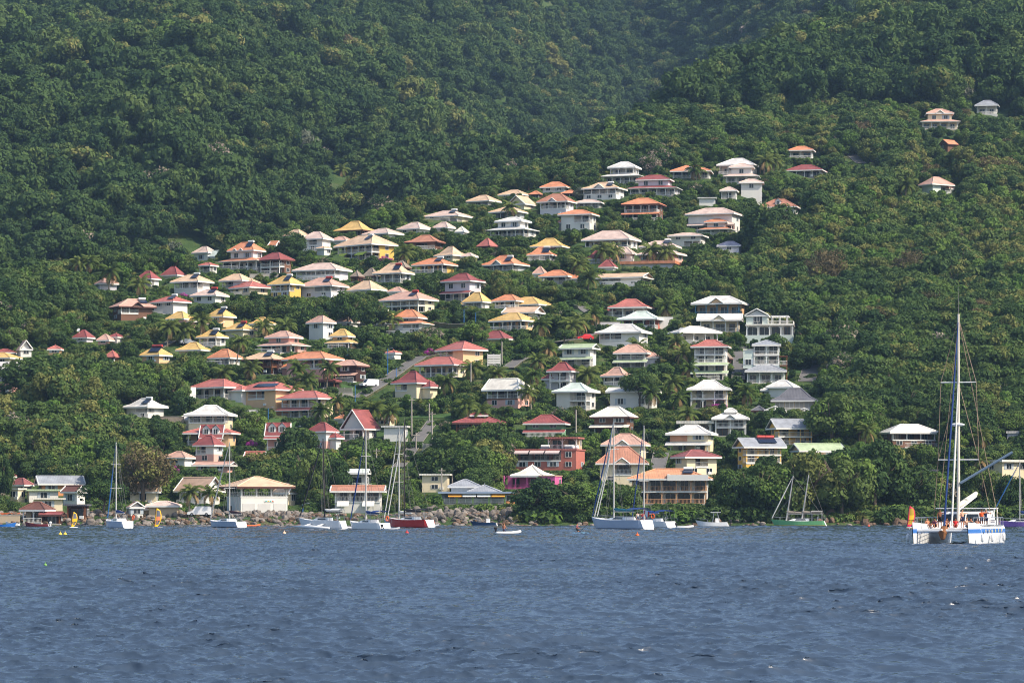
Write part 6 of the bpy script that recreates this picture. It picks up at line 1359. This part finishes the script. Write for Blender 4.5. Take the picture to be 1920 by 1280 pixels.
mb = MB(); mb.box(-5.6, 1.6, -sep+.45, sep-.45, 1.02, 1.5); mb.poly([(1.6,-sep+.45,1.5), (1.6,sep-.45,1.5), (2.9,sep-.45,1.42), (2.9,-sep+.45,1.42)][::-1]); mb.poly([(1.6,-sep+.45,1.02), (1.6,sep-.45,1.02), (2.9,sep-.45,1.38), (2.9,-sep+.45,1.38)]); mb.obj('bridge_deck', [GEL], CA)
mb = MB()
for i in range(13): y = -sep+.6+(2*sep-1.2)*i/12; mb.bar((2.9, y, 1.3), (6.0, y, 1.25), .03, n=4, cap=False)
for i in range(8): x = 2.9+3.1*i/7; mb.bar((x, -sep+.5, 1.3), (x, sep-.5, 1.3), .03, n=4, cap=False)
mb.obj('trampoline_net', [mat('trampoline', (90,88,86), .9)], CA); mb = MB(); mb.bar((6.0, -sep, 1.25), (6.0, sep, 1.25), .16, n=8); mb.bar((6.0, 0, 1.3), (6.9, 0, 1.35), .09, n=6); mb.bar((2.9, -1.0, .9), (6.2, 0, .75), .06, n=5); mb.obj('front_beam', [GEL], CA)
ch = MB(); ch.tube([(5.7, .1, 1.5), (6.1, 0, 1.0), (6.2, .05, .45)], [.35, .42, .2], 7); ch.obj('anchor_gear', [mat('rusty_anchor', (140,96,64), .9, .4, 3)], CA)
mb = MB(); A = [(-4.9,-2.7,1.5),(-4.9,2.7,1.5),(.4,2.3,1.5),(.4,-2.3,1.5)]; B_ = [(-4.7,-2.3,3.15),(-4.7,2.3,3.15),(-1.1,1.8,3.0),(-1.1,-1.8,3.0)]
for i in range(4): j = (i+1) % 4; mb.poly([A[i], A[j], B_[j], B_[i]][::-1])
mb.poly(B_); cb = mb.obj('cabin', [GEL], CA); m2 = MB(); lerp = lambda a, b, t: tuple(x+(y-x)*t for x, y in zip(a, b))
for y0, y1 in ((-.96, -.36), (-.3, .3), (.36, .96)):
    pts = [];
    for yy, zz in ((y0, .36), (y1, .36), (y1, .86), (y0, .86)): yl = 2.3+(1.8-2.3)*zz; pts.append((.4+(-1.5)*zz+.03, yy*yl, 1.5+1.5*zz))
    m2.poly(pts)
for s in (-1, 1):
    pts = []
    for xx, zz in ((.1, .36), (.9, .36), (.85, .86), (.1, .86)): a = lerp((-4.9, 2.7, 1.5), (.4, 2.3, 1.5), xx); b_ = lerp((-4.7, 2.3, 3.15), (-1.1, 1.8, 3.0), xx); q = lerp(a, b_, zz); pts.append((q[0], s*(q[1]+.03), q[2]))
    m2.poly(pts if s > 0 else pts[::-1])
m2.obj('window', [GLASS], cb); mb = MB(); mb.box(-6.3, -1.6, -2.5, 2.5, 3.28, 3.38)
for x in (-6.2, -4.8): 
    for s in (-1, 1): mb.bar((x, s*2.4, 1.5), (x, s*2.4, 3.3), .06, n=5)
mb.obj('hard_top', [GEL], CA); T = Vector((-.3, 0, HC+(HY-588)*(cp.y+6)/F)); mb = MB(); mb.tube([(-.3,0,1.5), (-.3,0,10), T], [.155, .145, .10], 10); ms = mb.obj('mast', [mat('cream_mast', (226,216,200), .5, .05)], CA); mb = MB(); mb.bar(T, T+Vector((0,0,2.6)), .03, .012, n=5); mb.obj('antenna', [ROPE], ms); mb = MB(); mb.ell((.12, 0, 11.2), (.3, .75, .16), 10, 6); mb.obj('radar_dome', [GEL], ms, True)
for z, w_ in ((7.9, 1.95), (15.2, 1.7)): mb = MB(); mb.bar((-.3, -w_, z), (-.3, w_, z), .055, n=5); mb.obj('spreader', [GEL], ms)
mb = MB()
for s in (-1, 1):
    for a, b_ in ((T-Vector((0,0,.4)), (-.3, s*1.7, 15.2)), ((-.3, s*1.7, 15.2), (-.3, s*1.95, 7.9)), ((-.3, s*1.95, 7.9), (-2.2, s*2.9, 1.7)), (T-Vector((0,0,.5)), (-4.5, s*3.0, 1.8)), ((-.3, 0, 15.2), (-.3, s*1.95, 7.9))): mb.bar(a, b_, .03, n=4, cap=False)
mb.bar(T-Vector((0,0,.5)), (6.0, 0, 1.3), .022, n=4, cap=False); mb.obj('rigging', [mat('rust_wire', (150,130,112), .7)], CA)
for a, b_, m_, rd in (((5.9, .1, 1.7), T-Vector((-.1,0,.8)), NAVY, .085), ((2.9, .1, 1.7), (-.1, 0, 15), CANV, .09)): mb = MB(); a = Vector(a); b_ = Vector(b_); mb.tube([a, a*.5+b_*.5, b_], [rd, rd*1.15, rd*.5], 7); mb.obj('furled_sail', [m_], CA)
mb = MB(); a, b_ = Vector((-.5, 0, 3.2)), Vector((-3.4, 1.0, 4.5)); mb.bar(a, b_, .1, n=6); bo = mb.obj('boom', [GEL], CA); mb = MB(); mb.tube([a+Vector((0,0,.35)), a*.8+b_*.2+Vector((0,0,.35)), b_+Vector((0,0,.25))], [.14, .26, .2], 8); mb.obj('sail_cover', [mat('cream_canvas', (228,222,200), .8, .1)], bo)
mb = MB(); mb.tube([(-.2, .2, 5.7), (-1.0, 5.0, 8.6)], [.13, .13], 8); mb.obj('spinnaker_pole', [mat('blue_grey_spar', (120,140,160), .5)], CA)
for s in (-1, 1): railing(CA, [(-5.8, s*3.05), (-2, s*3.25), (2.4, s*3.15), (5.6, s*2.75)], 1.6, METAL, .85, 1.0, .03)
mb = MB(); mb.box(-1.0, 1.4, 0, .04, 0, .62); bn = mb.obj('banner', [mat('banner_white', (236,234,232), .7)], CA); bn.location = (0, 3.3, 1.8)
mb = MB()
for i, w_ in enumerate((.10, .24, .22, .24, .20, .22)): x0 = 1.2-i*.36; mb.box(x0-w_, x0, .045, .06, .16, .46); mb.box(x0-w_, x0-w_*.4, .061, .065, .25, .37, 1)
mb.obj('lettering', [mat('lettering_grey', (96,100,116), .7), mat('banner_white', 0)], bn)
M3 = Matrix.Rotation(R(-111), 3, 'Z')
for i, (x, y, ps, sk, hr, tp, bt, lb, rz) in enumerate(((3.1, -1.1, 'stand', 2, 0, None, 'black', 'bare chested person in black shorts standing at the bow net', 0), (1.9, 1.0, 'stand', 0, 0, None, 'navy', 'pale bare chested person standing at the mast', 20), (2.4, -2.6, 'sit', 1, 0, None, 'navy', 'person sitting far left on the catamaran deck', 20), (2.2, -1.9, 'sit', 1, 0, 'plum', 'black', 'seated person in plum beside the standing bow passenger', 0),
        (2.6, .45, 'sit', 2, 0, 'red', 'red', 'seated person in red at the middle of the deck', -10), (2.2, 1.6, 'sit', 0, 1, None, 'blue', 'seated pale person with fair hair right of the mast', 10), (2.5, 2.1, 'sit', 1, 0, 'black', 'black', 'seated person in black before the cabin windows', 0), (1.8, 2.6, 'sit', 1, 1, None, 'plum', 'tanned person sitting before the orange shirt', -15), (1.6, 3.0, 'stand', 2, 0, 'orange', 'navy', 'person in bright orange shirt on the right hull', 30), (1.0, 3.3, 'stand', 1, 2, 'navy', 'navy', 'person in navy behind the orange shirt', 20), (2.8, -.4, 'sit', 1, 0, None, 'black', 'person sitting at the feet of the bow passenger', 0))):
    q = M3 @ Vector((x, y*.88, 0)); person(lb, (cp.x+.7+q.x, cp.y+6.2+q.y, 1.52), rz, ps, sk, hr, CL.get(tp), CL.get(bt), 1.0, 'passengers of the catamaran')
# ---------------------------------------------------------------- buoys
for px, py, c, lb in ((85, 1060, (120,170,90), 'green and orange float in the water at left'), (1195, 1005, (236,110,50), 'orange buoy under the large centre sloop'), (763, 1000, (226,60,50), 'red buoy under the red hulled sloop'), (113, 1003, (232,200,80), 'left yellow buoy below the plain yellow sail'), (122, 1003, (232,200,80), 'right yellow buoy below the plain yellow sail'), (1629, 987, (232,90,60), 'orange buoy right of the green wooden boat'), (533, 1001, (240,200,170), 'pale buoy below the boat club hall')):
    q = sea(px, py); mb = MB(); b_ = .10 if px == 85 else .24; mb.ell((0, 0, b_*.4), (b_, b_, b_*.9), 10, 7); mb.bar((0,0,b_), (0,0,b_*2), b_*.2, n=6); o = tag(mb.obj('buoy', [mat('buoy_%d' % px, c, .5)], None, True), lb, 'buoy', 'mooring buoys'); o.location = q
# ---------------------------------------------------------------- the air between
hz = MB(); hz.box(-1500, 1500, -200, 3000, -6, 640); ho = hz.obj('haze', []); ho['kind'] = 'stuff'
hm = bpy.data.materials.new('haze_air'); hm.use_nodes = True; n = hm.node_tree.nodes; n.remove(n['Principled BSDF']); v = n.new('ShaderNodeVolumePrincipled')
v.inputs['Color'].default_value = (.42, .66, 1, 1); v.inputs['Density'].default_value = .00006; v.inputs['Anisotropy'].default_value = .0
hm.node_tree.links.new(v.outputs[0], n['Material Output'].inputs['Volume']); ho.data.materials.append(hm)
